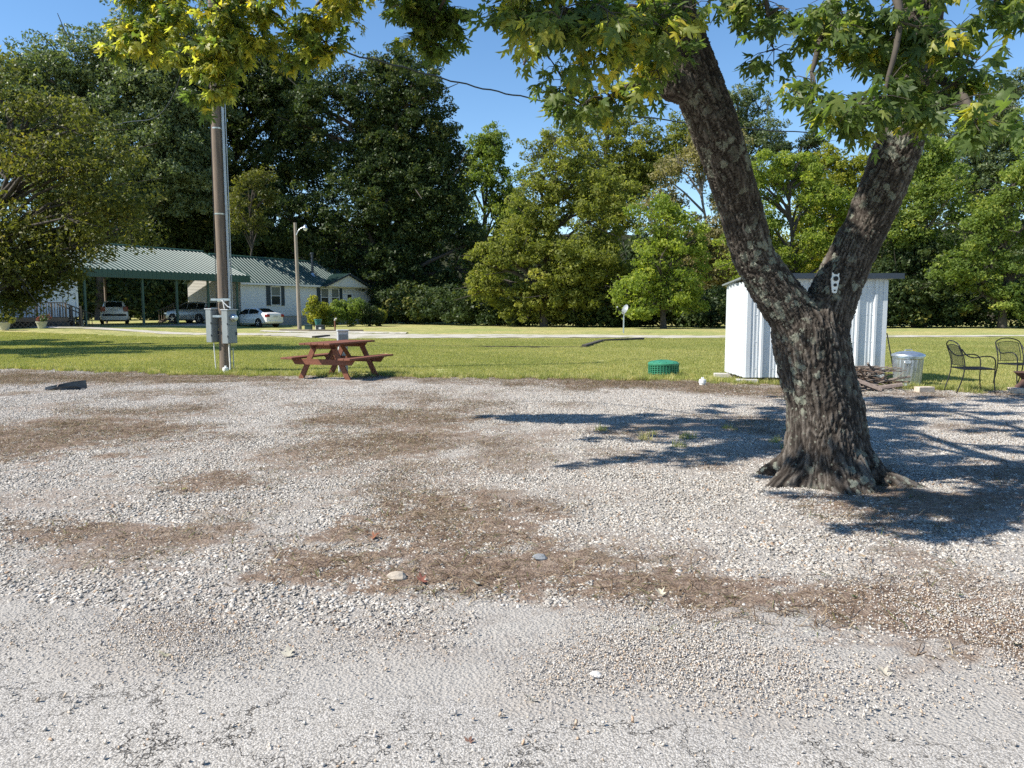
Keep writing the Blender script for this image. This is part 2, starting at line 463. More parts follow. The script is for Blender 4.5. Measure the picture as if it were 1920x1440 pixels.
def np_mesh(name, verts, faces, m, tint=None, parent=None, link=True, dom='FACE', attrs=None, smooth_=False):
    verts = np.ascontiguousarray(verts, np.float32); faces = np.ascontiguousarray(faces, np.int32)
    k = faces.shape[1]; nf = len(faces)
    me = bpy.data.meshes.new(name)
    me.vertices.add(len(verts)); me.vertices.foreach_set("co", verts.ravel())
    me.loops.add(nf * k); me.loops.foreach_set("vertex_index", faces.ravel())
    me.polygons.add(nf); me.polygons.foreach_set("loop_start", np.arange(0, nf * k, k, dtype=np.int32))
    if smooth_: me.polygons.foreach_set("use_smooth", np.ones(nf, bool))
    if tint is not None:
        a = me.attributes.new("tint", 'FLOAT', dom); a.data.foreach_set("value", np.ascontiguousarray(tint, np.float32))
    for nm, arr in (attrs or {}).items():
        a = me.attributes.new(nm, 'FLOAT', 'POINT'); a.data.foreach_set("value", np.ascontiguousarray(arr, np.float32))
    me.update(); me.validate()
    me.materials.append(m)
    o = bpy.data.objects.new(name, me)
    if link: COL.objects.link(o)
    if parent is not None: o.parent = parent
    return o
def scatter(name, pts, rotz, scale, idx, coll, m):
    me = bpy.data.meshes.new(name); me.from_pydata([tuple(p) for p in pts], [], [])
    a = me.attributes.new("rz", 'FLOAT', 'POINT'); a.data.foreach_set("value", np.asarray(rotz, np.float32))
    a = me.attributes.new("sc", 'FLOAT', 'POINT'); a.data.foreach_set("value", np.asarray(scale, np.float32))
    a = me.attributes.new("ix", 'INT', 'POINT'); a.data.foreach_set("value", np.asarray(idx, np.int32))
    me.materials.append(m)
    o = bpy.data.objects.new(name, me); COL.objects.link(o)
    ng = bpy.data.node_groups.new(name + "_scatter", 'GeometryNodeTree')
    ng.interface.new_socket("Geometry", in_out='INPUT', socket_type='NodeSocketGeometry')
    ng.interface.new_socket("Geometry", in_out='OUTPUT', socket_type='NodeSocketGeometry')
    gi = ng.nodes.new("NodeGroupInput"); go = ng.nodes.new("NodeGroupOutput")
    ci = ng.nodes.new("GeometryNodeCollectionInfo"); ci.inputs["Collection"].default_value = coll
    ci.inputs["Separate Children"].default_value = True; ci.inputs["Reset Children"].default_value = True
    ip = ng.nodes.new("GeometryNodeInstanceOnPoints"); ip.inputs["Pick Instance"].default_value = True
    def na(nm, t):
        n = ng.nodes.new("GeometryNodeInputNamedAttribute"); n.data_type = t; n.inputs["Name"].default_value = nm; return n
    cx = ng.nodes.new("ShaderNodeCombineXYZ"); ng.links.new(na("rz", 'FLOAT').outputs[0], cx.inputs[2])
    ng.links.new(gi.outputs[0], ip.inputs["Points"]); ng.links.new(ci.outputs[0], ip.inputs["Instance"])
    ng.links.new(na("ix", 'INT').outputs[0], ip.inputs["Instance Index"])
    ng.links.new(cx.outputs[0], ip.inputs["Rotation"])
    ng.links.new(na("sc", 'FLOAT').outputs[0], ip.inputs["Scale"])
    ng.links.new(ip.outputs[0], go.inputs[0])
    md = o.modifiers.new("scatter", 'NODES'); md.node_group = ng
    return o

def unit(v): return v / (np.linalg.norm(v, axis=-1, keepdims=True) + 1e-9)
def quad_leaves(pos, nrm, L, W, rng, tdir=None):
    n = len(pos)
    t = rng.normal(size=(n, 3)) if tdir is None else tdir + rng.normal(size=(n, 3)) * .3
    t = unit(t - nrm * (t * nrm).sum(1, keepdims=True)); b = np.cross(nrm, t)
    L = np.broadcast_to(np.asarray(L, float), (n,))[:, None]; W = np.broadcast_to(np.asarray(W, float), (n,))[:, None]
    v = np.empty((n, 4, 3))
    v[:, 0] = pos - t * L; v[:, 1] = pos + b * W - nrm * W * .25; v[:, 2] = pos + t * L - nrm * L * .2; v[:, 3] = pos - b * W - nrm * W * .25
    return v.reshape(-1, 3), np.arange(n * 4).reshape(n, 4)

# ================================================================== GROUND
EX = np.array([-40, -20, -12.6, -6.6, -1.8, 1.0, 3.2, 4.0, 5.8, 7.8, 8.75, 12, 40.]); EY = np.array([24, 20.4, 18.9, 17.0, 16.35, 16.15, 15.8, 15.35, 14.6, 13.75, 13.6, 13.0, 12.5])
def lot_edge(x): return np.interp(x, EX, EY) + .6 * (fbm(np.asarray(x) * .8, 0 * np.asarray(x) + 3.3, 5) - .5) + .42 * (vnoise(np.asarray(x) * 3.1, 0 * np.asarray(x), 8) - .5)
RX = np.array([-12, -6, -2.25, -.53, .2, 1.67, 4, 12.]); RY = np.array([5.2, 4.1, 3.30, 2.93, 2.83, 2.70, 2.5, 1.6])
def road_edge(x): return np.interp(x, RX, RY) + .22 * (fbm(np.asarray(x) * 1.7, 0 * np.asarray(x) + 9.1, 2) - .5) + .06 * (vnoise(np.asarray(x) * 11, 0 * np.asarray(x), 4) - .5)

# dirt patches: (px, py, half width px, half height px, strength) turned into patches on the ground
DP = [(95, 825, 210, 46, 1.0), (-150, 840, 160, 50, 1.0), (130, 709, 330, 9, .9), (-250, 715, 200, 14, .7), (250, 742, 90, 7, .6), (760, 786, 170, 30, .85), (690, 838, 120, 32, .8), (880, 770, 90, 20, .6),
      (390, 905, 75, 20, .8), (200, 1000, 250, 26, .75), (560, 862, 80, 20, .6), (430, 960, 140, 18, .45), (800, 985, 190, 60, .95), (930, 940, 130, 28, .6), (640, 1060, 190, 34, .9), (960, 1075, 330, 36, 1.0),
      (1240, 1105, 240, 22, .95), (1560, 1140, 320, 30, 1.0), (1840, 1190, 220, 46, .95), (330, 1075, 130, 16, .55), (700, 704, 300, 5, .5), (1000, 712, 330, 7, .7), (1260, 722, 200, 9, .95), (1380, 733, 120, 10, .95),
      (1760, 955, 180, 30, .95), (1900, 900, 120, 30, .7), (1650, 925, 70, 20, .8), (1250, 800, 200, 24, .35), (1180, 858, 160, 18, .45), (1380, 850, 140, 20, .35), (1850, 742, 150, 6, .7), (1560, 915, 120, 26, .7),
      (60, 940, 170, 22, .45), (1120, 925, 120, 16, .4), (1050, 735, 180, 6, .4), (470, 745, 120, 8, .35), (560, 720, 130, 7, .5), (420, 712, 90, 7, .8), (1440, 985, 100, 12, .3)]
SPT = [(1180, 1195, 330, 44, 1.0), (1560, 1245, 330, 34, .9), (1850, 1290, 200, 36, .8), (500, 1265, 260, 26, .5), (900, 1150, 130, 20, .5)]
def patches(lst, x, y, sd_):
    x = np.asarray(x, float); y = np.asarray(y, float)
    wob = (fbm(x * .9, y * 1.3, sd_, 4) - .5) * 1.6
    fine = (fbm(x * 4.5, y * 6.5, sd_ + 50, 4) - .5) * 1.6 + (fbm(x * 17, y * 21, sd_ + 80, 3) - .5) * 1.0
    out = np.zeros_like(x)
    for (px, py, a, b, s) in lst:
        c = G(px, py); up = G(px, py - b); dn = G(px, py + b)
        rx = 1.12 * a * c.length / F; ry = max(1.12 * (up.y - dn.y) / 2, .12)
        d = np.sqrt(((x - c.x) / rx) ** 2 + ((y - c.y) / ry) ** 2)
        out = np.maximum(out, s * smooth(1.45, .55, d + wob + fine))
    return out
def dirt(x, y):
    d = patches(DP, x, y, 21)
    loose = smooth(.40, .66, fbm(np.asarray(x) * 1.3, np.asarray(y) * 1.3, 77)) * .55
    return np.maximum(d, loose)
def sand(x, y): return patches(SPT, x, y, 31)

def grid_mesh(name, m, X, Y, Z, attrs):
    r, c = X.shape
    v = np.stack([X, Y, Z], -1).reshape(-1, 3)
    i = np.arange(r * c).reshape(r, c)
    f = np.stack([i[:-1, :-1], i[:-1, 1:], i[1:, 1:], i[1:, :-1]], -1).reshape(-1, 4)
    return np_mesh(name, v, f, m, attrs={k: a.ravel() for k, a in attrs.items()}, smooth_=True)

# lawn: one sheet out to the horizon
gx = np.concatenate([np.array([-900, -500, -250, -140]), np.linspace(-90, 90, 91), np.array([140, 250, 500, 900])])
gy = np.concatenate([np.array([-300, -100, -30, -8]), np.linspace(0, 110, 56), np.array([150, 250, 500, 900, 1600])])
X, Y = np.meshgrid(gx, gy)
Z = ter(X, Y) + (fbm(X * .25, Y * .25, 40) - .5) * .10 * smooth(19, 26, Y)
lawn = tag(grid_mesh("lawn", M['lawn'], X, Y, Z, {}), kind='structure')

# gravel lot
ts = np.linspace(0, 1, 290); ss = np.linspace(-1, 1, 360)
S, T = np.meshgrid(ss, ts)
Y0 = .4 + (T ** 1.7) * 18.0
X = S * (2.4 + 1.05 * Y0)
Y = .4 + (T ** 1.7) * (lot_edge(X) - .4)
D = dirt(X, Y); SA = sand(X, Y)
RE = .8 * smooth(.34, .04, Y - road_edge(X) + .5 * (fbm(X * 2.2, Y * 2.2, 66) - .5)); SA = np.maximum(SA, RE)
Z = .006 + D * .0085 + SA * .0095 + (fbm(X * 9, Y * 9, 60) - .5) * .010 + (fbm(X * 21, Y * 21, 63, 2) - .5) * .016 * D + (fbm(X * 1.2, Y * 1.2, 61) - .5) * .010 + .004
Z = Z * smooth(1.0, .985, T) + .003 * smooth(.985, 1.0, T)
lot = tag(grid_mesh("gravel_lot", M['lot'], X, Y, Z, {'dirt': D, 'sand': SA}), kind='structure')

# chip-seal road in front
ts = np.linspace(0, 1, 60); ss = np.linspace(-9, 9, 260)
X, T = np.meshgrid(ss, ts)
Y = -4 + T * (road_edge(X) + 4)
Z = .034 - .026 * smooth(.93, 1.0, T) + (fbm(X * 3, Y * 3, 70) - .5) * .006
road = tag(grid_mesh("road", M['road'], X, Y, Z, {}), kind='structure')

# pale gravel drive across the lawn
def strip(name, ctr, m, kind='structure', dz=.02):
    vs = []; fs = []
    n = 0
    for k in range(len(ctr) - 1):
        a, b = ctr[k], ctr[k + 1]
        for j in range(24):
            t = j / 24
            x = a[0] + (b[0] - a[0]) * t; y0 = a[1] + (b[1] - a[1]) * t; y1 = a[2] + (b[2] - a[2]) * t
            y0 += .5 * (random.random() - .5); y1 += .5 * (random.random() - .5)
            for q in range(5):
                y = y0 + (y1 - y0) * q / 4
                zz = float(ter(x, y)) + float((fbm(x * .25, y * .25, 40) - .5) * .10) + (dz + .03 if 0 < q < 4 else .0)
                vs.append((x, y, zz + .02))
            n += 1
    for k in range(n - 1):
        for q in range(4):
            fs.append((k * 5 + q, (k + 1) * 5 + q, (k + 1) * 5 + q + 1, k * 5 + q + 1))
    o = np_mesh(name, np.array(vs), np.array(fs), m, smooth_=True)
    return tag(o, kind=kind)
strip("gravel_drive", [(-60, 44.5, 45.6), (-21, 44.6, 46.2), (-14, 42.8, 45.2), (-8.5, 37.6, 45.2), (1, 38.6, 42.6), (11, 38.2, 41.2), (27, 40.5, 41.0), (60, 44.4, 45.0)], M['drive'])
strip("drive_track", [(-16, 49.0, 50.2), (-10, 46.4, 47.6), (-6, 45.0, 46.2)], M['drive'], dz=.03)

# added dark slope that blocks the bright horizon behind the trees
hx = np.linspace(-420, 420, 85); hy = np.concatenate([np.linspace(104, 180, 20), np.array([260, 420])])
X, Y = np.meshgrid(hx, hy); Z = 17 * smooth(100, 170, Y) * (.75 + .5 * fbm(X * .02, Y * .02, 91)) + (fbm(X * .3, Y * .3, 92) - .5) * 2.2 * smooth(104, 112, Y) - .05
M['hill_backdrop'] = plain('backdrop_dark', (.035, .038, .018), .95, var=.5, scale=.35, bmp=1.0, spec=.1, bdist=.6)
tag(grid_mesh("hill_backdrop", M['hill_backdrop'], X, Y, Z, {}), kind='structure')

# ---- gravel stones (tiles of single stones, laid over the lot)
def stone_tile(name, n, size, a0, a1, flat, m, rng, spread=1.0, tilt=.42):
    base = np.array([(-1, -1, -1), (1, -1, -1), (1, 1, -1), (-1, 1, -1), (-1, -1, 1), (1, -1, 1), (1, 1, 1), (-1, 1, 1)], float)
    fc = np.array([(0, 3, 2, 1), (4, 5, 6, 7), (0, 1, 5, 4), (1, 2, 6, 5), (2, 3, 7, 6), (3, 0, 4, 7)])
    v = base[None] * (1 + rng.uniform(-.50, .35, (n, 8, 3)))
    v[:, 4:, :2] *= rng.uniform(.35, .95, (n, 1, 1))
    s = a0 + (a1 - a0) * rng.beta(1.5, 3.0, n)
    sc = np.stack([s * rng.uniform(.8, 1.35, n), s * rng.uniform(.6, 1.0, n), s * flat * rng.uniform(.7, 1.3, n)], 1)
    v *= sc[:, None]
    th = rng.uniform(0, 2 * np.pi, n); c, q = np.cos(th), np.sin(th)
    tx = rng.normal(0, tilt, n); ty = rng.normal(0, tilt, n)
    x = v[..., 0] * c[:, None] - v[..., 1] * q[:, None]; y = v[..., 0] * q[:, None] + v[..., 1] * c[:, None]
    z = v[..., 2] + x * tx[:, None] + y * ty[:, None]
    px = rng.uniform(-.5, .5, n) * size * spread; py = rng.uniform(-.5, .5, n) * size * spread
    if spread < 0: px = rng.normal(0, size * .5, n); py = rng.normal(0, size * .5, n)
    pz = sc[:, 2] * rng.uniform(-.1, 1.0, n) + rng.uniform(0, .006, n)
    V = np.stack([x + px[:, None], y + py[:, None], z + pz[:, None]], -1)
    Fc = (fc[None] + (np.arange(n) * 8)[:, None, None]).reshape(-1, 4)
    t = np.clip(rng.normal(.52, .21, n), 0, 1); t = np.where(rng.random(n) < .045, rng.uniform(.9, 1, n), np.minimum(t, .88))
    return np_mesh(name, V.reshape(-1, 3), Fc, m, tint=np.repeat(t, 6), link=False)
gc = bpy.data.collections.new("gravel_tiles")
for k in range(4): gc.objects.link(stone_tile(f"gravel_tile_{k}", 1400, .5, .0032, .0145, .34, M['stones'], np.random.default_rng(100 + k), 1.08, .26))
xs = np.arange(-20, 20, .5); ys = np.arange(1.4, 19.5, .5)
X, Y = np.meshgrid(xs, ys); X = X.ravel() + RNG.uniform(-.06, .06, X.size); Y = Y.ravel() + RNG.uniform(-.06, .06, Y.size)
ok = (np.abs(X) < 1.0 + .95 * Y) & (Y < lot_edge(X) - .22) & (Y > road_edge(X) + .12 + .25 * vnoise(X * 1.3, X * 0, 12)) & (sand(X, Y) < .75)
X, Y = X[ok], Y[ok]
n = len(X)
P = np.stack([X, Y, .007 + 0 * X - .003 * sand(X, Y)], 1)
tag(scatter("gravel", P, RNG.integers(0, 4, n) * np.pi / 2 + RNG.normal(0, .1, n), RNG.uniform(.95, 1.12, n), RNG.integers(0, 4, n), gc, M['stones']), "loose grey gravel spread over the lot", kind='stuff')
# finer pea gravel and chips near the road
pc = bpy.data.collections.new("pea_tiles")
for k in range(3): pc.objects.link(stone_tile(f"pea_tile_{k}", 480, .30, .0020, .0052, .6, M['pea'], np.random.default_rng(200 + k), -1))
X = RNG.uniform(-6, 7, 1500); Y = RNG.uniform(1.4, 5.5, 1500)
e = Y - road_edge(X)
ok = (e > .0 + .1 * RNG.random(1500)) & (e < .15 + (.45 + .3 * np.clip(X, -1, 2)) * RNG.random(1500) ** .6 * 1.4) & (np.abs(X) < 1.2 + Y) & (fbm(X * 1.4, Y * 2.2, 71) > .40)
X, Y, e = X[ok], Y[ok], e[ok]; n = len(X)
P = np.stack([X, Y, .010 + .012 * np.maximum(sand(X, Y), smooth(.75, .1, e)) + .010 * dirt(X, Y) + .016 * smooth(.06, -.12, e)], 1)
tag(scatter("pea_gravel", P, RNG.uniform(0, 6.3, n), RNG.uniform(.9, 1.15, n), RNG.integers(0, 3, n), pc, M['pea']), "fine tan pea gravel along the road edge", kind='stuff')
# loose chips on the road
lc = bpy.data.collections.new("chip_tiles")
for k in range(3): lc.objects.link(stone_tile(f"chip_tile_{k}", 46, .6, .003, .008, .7, M['pea'], np.random.default_rng(300 + k), 1.2))
xs = np.arange(-4, 4, .55); ys = np.arange(.9, 3.6, .5)
X, Y = np.meshgrid(xs, ys); X = X.ravel(); Y = Y.ravel() + RNG.uniform(-.1, .1, X.size)
ok = Y < road_edge(X) - .1; X, Y = X[ok], Y[ok]; n = len(X)
tag(scatter("road_chips", np.stack([X, Y, .034 + 0 * X], 1), RNG.uniform(0, 6.3, n), np.ones(n), RNG.integers(0, 3, n), lc, M['pea']), "scattered stone chips lying on the road", kind='stuff')

# ---- straw and dry grass in the bare patches
def blade_tile(name, n, size, hl, hh, w, lie, m, rng, tl, th):
    px = rng.uniform(-.5, .5, (n, 2)) * size
    a = rng.uniform(0, 2 * np.pi, n); h = rng.uniform(hl, hh, n)
    el = np.abs(rng.normal(lie[0], lie[1], n)) ; el = np.clip(el, .05, 1.5)
    d = np.stack([np.cos(a) * np.cos(el), np.sin(a) * np.cos(el), np.sin(el)], 1)
    sdv = np.stack([-np.sin(a), np.cos(a), 0 * a], 1)
    p = np.concatenate([px, np.zeros((n, 1))], 1)
    mid = p + d * h[:, None] * .55; end = p + d * h[:, None]; end[:, 2] -= h * .18 * np.cos(el)
    ww = w * rng.uniform(.7, 1.3, n)[:, None]
    v = np.stack([p - sdv * ww, p + sdv * ww, mid + sdv * ww * .8, mid - sdv * ww * .8, end], 1)
    q = np.arange(n) * 5
    f = np.concatenate([np.stack([q, q + 1, q + 2], 1), np.stack([q, q + 2, q + 3], 1), np.stack([q + 3, q + 2, q + 4], 1)])
    t = rng.uniform(tl, th, n)
    return np_mesh(name, v.reshape(-1, 3), f, m, tint=np.tile(t, 3), link=False)
dc = bpy.data.collections.new("straw_tiles")
for k in range(4): dc.objects.link(blade_tile(f"straw_tile_{k}", 60, .42, .03, .13, .0015, (.12, .22), M['straw'], np.random.default_rng(400 + k), 0, 1))
X = RNG.uniform(-14, 14, 26000); Y = 2.6 + RNG.random(26000) ** .7 * 15.5
dd = dirt(X, Y)
ok = (np.abs(X) < 1 + .85 * Y) & (Y < lot_edge(X) - .1) & (Y > road_edge(X) + .3) & (dd > .35 + .5 * RNG.random(26000)) & (RNG.random(26000) < .75)
X, Y = X[ok], Y[ok]; n = len(X)
tag(scatter("dry_grass", np.stack([X, Y, .020 + 0 * X], 1), RNG.uniform(0, 6.3, n), RNG.uniform(.7, 1.5, n), RNG.integers(0, 4, n), dc, M['straw']), "dead straw and grass lying in the bare dirt patches", kind='stuff')

# ---- lawn grass blades
bc = bpy.data.collections.new("grass_tiles")
for k in range(5): bc.objects.link(blade_tile(f"grass_tile_{k}", 2100, 1.0, .025, .075, .0036, (1.05, .35), M['blade'], np.random.default_rng(500 + k), .05 + .06 * k, .72 + .05 * k))
xs = np.arange(-34, 34, .82); ys = np.arange(12.5, 40, .82)
X, Y = np.meshgrid(xs, ys); X = X.ravel() + RNG.uniform(-.2, .2, X.size); Y = Y.ravel() + RNG.uniform(-.2, .2, Y.size)
ok = (np.abs(X) < 3 + .74 * Y) & (Y > lot_edge(X) + .38) & (Y < np.interp(X, [-60, -21, -14, -8.5, 1, 11, 27, 60], [40, 40, 40, 36.8, 37.6, 37.4, 39, 40]))
ok &= ~((X > 4.2) & (X < 7.6) & (Y > 14.6) & (Y < 16.9))
X, Y = X[ok], Y[ok]; n = len(X)
Z = ter(X, Y) + (fbm(X * .25, Y * .25, 40) - .5) * .10 * smooth(19, 26, Y)
gt = np.clip((fbm(X * .45, Y * .45, 90) * 1.5 - .25 + RNG.normal(0, .12, n)) * 5, 0, 4.99).astype(int)
tag(scatter("grass", np.stack([X, Y, Z], 1), RNG.uniform(0, 6.3, n), RNG.uniform(.8, 1.15, n), gt, bc, M['blade']), "mown lawn grass beyond the gravel lot", kind='stuff')
# weeds and longer tufts along the gravel edge and round the shed
wc = bpy.data.collections.new("tuft_tiles")
for k in range(3): wc.objects.link(blade_tile(f"tuft_tile_{k}", 60, .16, .05, .15, .0032, (1.0, .4), M['blade'], np.random.default_rng(600 + k), .0 if k < 2 else .6, .6 if k < 2 else 1.0))
X = RNG.uniform(-15, 15, 1700); Y = lot_edge(X) + RNG.normal(0, .2, 1700)
X = np.concatenate([X, RNG.uniform(4.2, 7.7, 90), RNG.normal(3.29, .55, 50), RNG.normal(-6.6, .4, 60), RNG.uniform(.6, 3.4, 14)])
Y = np.concatenate([Y, RNG.normal(14.85, .14, 90), RNG.normal(16.5, .25, 50), RNG.normal(17.9, .35, 60), RNG.uniform(7.8, 9.6, 14)])
n = len(X)
tag(scatter("weeds", np.stack([X, Y, 0 * X + .01], 1), RNG.uniform(0, 6.3, n), RNG.uniform(.4, 1.1, n), RNG.integers(0, 3, n), wc, M['blade']), "ragged weeds along the edge between gravel and lawn", kind='stuff')

# ================================================================== BUILDINGS
HO = Vector((-21.82, 63.15, 0)); HA = math.atan2(.872, .489)
def hw(u, v, z=0):   # house local -> world
    return Vector((HO.x + .489 * u - .872 * v, HO.y + .872 * u + .489 * v, z))
def corrugated(u0, u1, e, r, pitch=.36, rh=.06, rw=.13, th=.03):
    """metal sheet between eave e=(v,z) and ridge r=(v,z), ribs running up the slope"""
    b = MB(); ev = Vector((0, e[0], e[1])); rv = Vector((0, r[0], r[1]))
    sl_ = (rv - ev).normalized(); nn = Vector((0, -sl_.z, sl_.y))
    if nn.z < 0: nn = -nn
    prof = []
    u = u0
    while u < u1 - 1e-6:
        prof += [(u, 0), (u + pitch * .5 - rw * .5, 0), (u + pitch * .5 - rw * .25, rh), (u + pitch * .5 + rw * .25, rh), (u + pitch * .5 + rw * .5, 0)]
        u += pitch
    prof.append((u1, 0))
    prof = [(min(a, u1), h) for a, h in prof]
    n = len(prof); vs = []
    for base in (ev, rv):
        for a, h in prof: vs.append(Vector((a, 0, 0)) + base + nn * h)
    for base in (ev, rv):
        for a, h in prof: vs.append(Vector((a, 0, 0)) + base - nn * th)
    fs = [(i, i + 1, n + i + 1, n + i) for i in range(n - 1)]
    fs += [(2 * n + i, 3 * n + i, 3 * n + i + 1, 2 * n + i + 1) for i in range(n - 1)]
    fs += [(i, 2 * n + i, 2 * n + i + 1, i + 1) for i in range(n - 1)] + [(n + i, n + i + 1, 3 * n + i + 1, 3 * n + i) for i in range(n - 1)]
    fs += [(0, n, 3 * n, 2 * n), (n - 1, 3 * n - 1, 4 * n - 1, 2 * n - 1)]
    return b.add(vs, fs)
def roof_ribs(u0, u1, e, r, parent, pitch=.36, rh=.066, rw=.11):
    b = MB(); ev = Vector((0, e[0], e[1])); rv = Vector((0, r[0], r[1])); sl_ = (rv - ev).normalized(); nn = Vector((0, -sl_.z, sl_.y))
    if nn.z < 0: nn = -nn
    u = u0
    while u < u1 - pitch * .6:
        c = u + pitch * .5; q = []
        for base in (ev - sl_ * .01, rv):
            for a, h in ((c - rw * .5, rh * .3), (c - rw * .3, rh), (c + rw * .3, rh), (c + rw * .5, rh * .3)): q.append(Vector((a, 0, 0)) + base + nn * h)
        b.add(q, [(0, 1, 5, 4), (1, 2, 6, 5), (2, 3, 7, 6), (0, 3, 2, 1), (4, 5, 6, 7)]); u += pitch
    return b.build("roof_ribs", M['green_rib_glint'], parent)
def siding(p0, p1, z0, z1, out, course=.125, proud=.022, top=None):
    """lap siding between plan points p0 and p1; out = outward direction; top(t) gives the height at t in 0..1 for gables"""
    b = MB(); p0 = Vector((p0[0], p0[1], 0)); p1 = Vector((p1[0], p1[1], 0)); o = Vector((out[0], out[1], 0)).normalized()
    z = z0
    zmax = z1 if top is None else max(top(t / 40) for t in range(41))
    while z < zmax - .005:
        zt = min(z + course, zmax)
        a, c = 0.0, 1.0
        if top is not None and zt > z1:
            ts = [t / 80 for t in range(81) if top(t / 80) >= zt - .01]
            if not ts: break
            a, c = ts[0], ts[-1]
        q0 = p0.lerp(p1, a); q1 = p0.lerp(p1, c)
        b.add([q0 + o * proud + Vector((0, 0, z)), q1 + o * proud + Vector((0, 0, z)), q1 + Vector((0, 0, zt)), q0 + Vector((0, 0, zt)), q0 + Vector((0, 0, z)), q1 + Vector((0, 0, z))],
              [(0, 1, 2, 3), (4, 5, 1, 0)])
        z = zt
    return b
def window(parent, u, v, z, w, h, shut=None, name="window"):
    """window facing -v at local position (centre u, wall plane v, centre z)"""
    b = MB(); t = .07
    for (du, dz, dw, dh) in ((-w / 2 - t / 2, 0, t, h + 2 * t), (w / 2 + t / 2, 0, t, h + 2 * t), (0, h / 2 + t / 2, w, t), (0, -h / 2 - t / 2, w, t), (0, 0, w, .05)):
        b.box((u + du, v - .045, z + dz), (dw, .09, dh))
    wf = b.build(name, M['white_trim'], parent)
    MB().box((u, v - .035, z + h / 4), (w, .012, h / 2 - .03)).build("pane", M['blind'], wf)
    MB().box((u, v - .03, z - h / 4), (w, .012, h / 2 - .03)).build("pane", M['glass'], wf)
    if shut:
        for s in shut:
            c = u + s * (w / 2 + t + .24)
            sb = MB().box((c, v - .045, z), (.42, .04, h + .16))
            for k in range(12): sb.box((c, v - .072, z - h / 2 + .02 + k * h / 11.5), (.32, .022, .045), mtx=Matrix.Rotation(.5, 3, 'X'))
            sb.build("shutter", M['shutter'], parent)
    return wf

WZ0 = .85
house = tag(empty("house", (HO.x, HO.y, 0), HA), "long white single-storey house with green metal roof and gabled front", "house")
LH, DV = 18.0, 7.0
siding((0, .32), (LH - .3, .32), WZ0, 3.62, (0, -1)).build("front_wall", M['white_siding'], house)
rz = 5.9
def gtop(t): return 3.62 + (rz - 3.62) * (1 - abs(2 * t - 1))
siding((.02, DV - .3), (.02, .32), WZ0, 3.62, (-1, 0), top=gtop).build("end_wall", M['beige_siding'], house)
siding((LH - .3, .32), (LH - .3, DV - .3), WZ0, 3.62, (1, 0), top=gtop).build("end_wall", M['white_siding'], house)
siding((LH - .3, DV - .3), (.02, DV - .3), WZ0, 3.62, (0, 1)).build("back_wall", M['white_siding'], house)
MB().box((LH / 2 - .14, DV / 2, .42), (LH - .5, DV - .75, .86)).build("foundation_skirt", M['concrete'], house)
MB().box((LH / 2 - .14, DV / 2, 2.2), (LH - .62, DV - .9, 2.7)).build("wall_core", M['white_siding'], house)
rf = corrugated(-.25, LH, (-.02, 3.58), (3.5, rz)).build("roof", M['green_roof'], house)
roof_ribs(-.25, LH, (-.02, 3.58), (3.5, rz), rf)
corrugated(-.25, LH, (7.02, 3.58), (3.5, rz)).build("roof_back_slope", M['green_roof'], rf)
MB().tube([(-.3, 3.5, rz + .05), (LH + .03, 3.5, rz + .05)], .09, 6).build("ridge_cap", M['green_fascia'], rf)
MB().beam((-.25, -.05, 3.5), (LH, -.05, 3.5), .05, .16).build("eave_fascia", M['white_trim'], house)
for s in (0, 1):
    MB().beam((LH + .03, 0 if s == 0 else 7.0, 3.53), (LH + .03, 3.5, rz - .03), .05, .17).build("rake_board", M['green_fascia'], house)
b = MB(); b.tube([(9.55, 1.5, 4.4), (9.55, 1.5, 6.45)], .12, 10); b.tube([(9.55, 1.5, 6.45), (9.55, 1.5, 6.62)], .19, 10)
ch = b.build("stove_pipe", M['dark_metal'], house, True)
MB().lathe([(.34, 4.38), (.2, 4.62), (.14, 4.75)], 12, (9.55, 1.5, 0)).build("flashing", M['galv'], ch)
MB().tube([(17.0, 1.1, 4.3), (17.0, 1.1, 4.85)], .06, 8).build("vent_pipe", M['pvc'], house, True)
for x in (.1, LH - .3):
    MB().box((x, .31, 2.22), (.12, .10, 2.75)).build("corner_board", M['white_trim'], house)
MB().tube([(LH - .12, -.04, 3.5), (LH - .12, .14, 3.3), (LH - .12, .2, 3.1), (LH - .12, .2, .4)], .05, 6).build("downspout", M['dark_metal'], house, True)
window(house, 3.75, .30, 2.55, 1.0, 1.5, (-1, 1))
window(house, 9.75, .30, 2.50, .95, 1.55, (-1,))
window(house, 11.15, .30, 2.50, .95, 1.55, (1,))
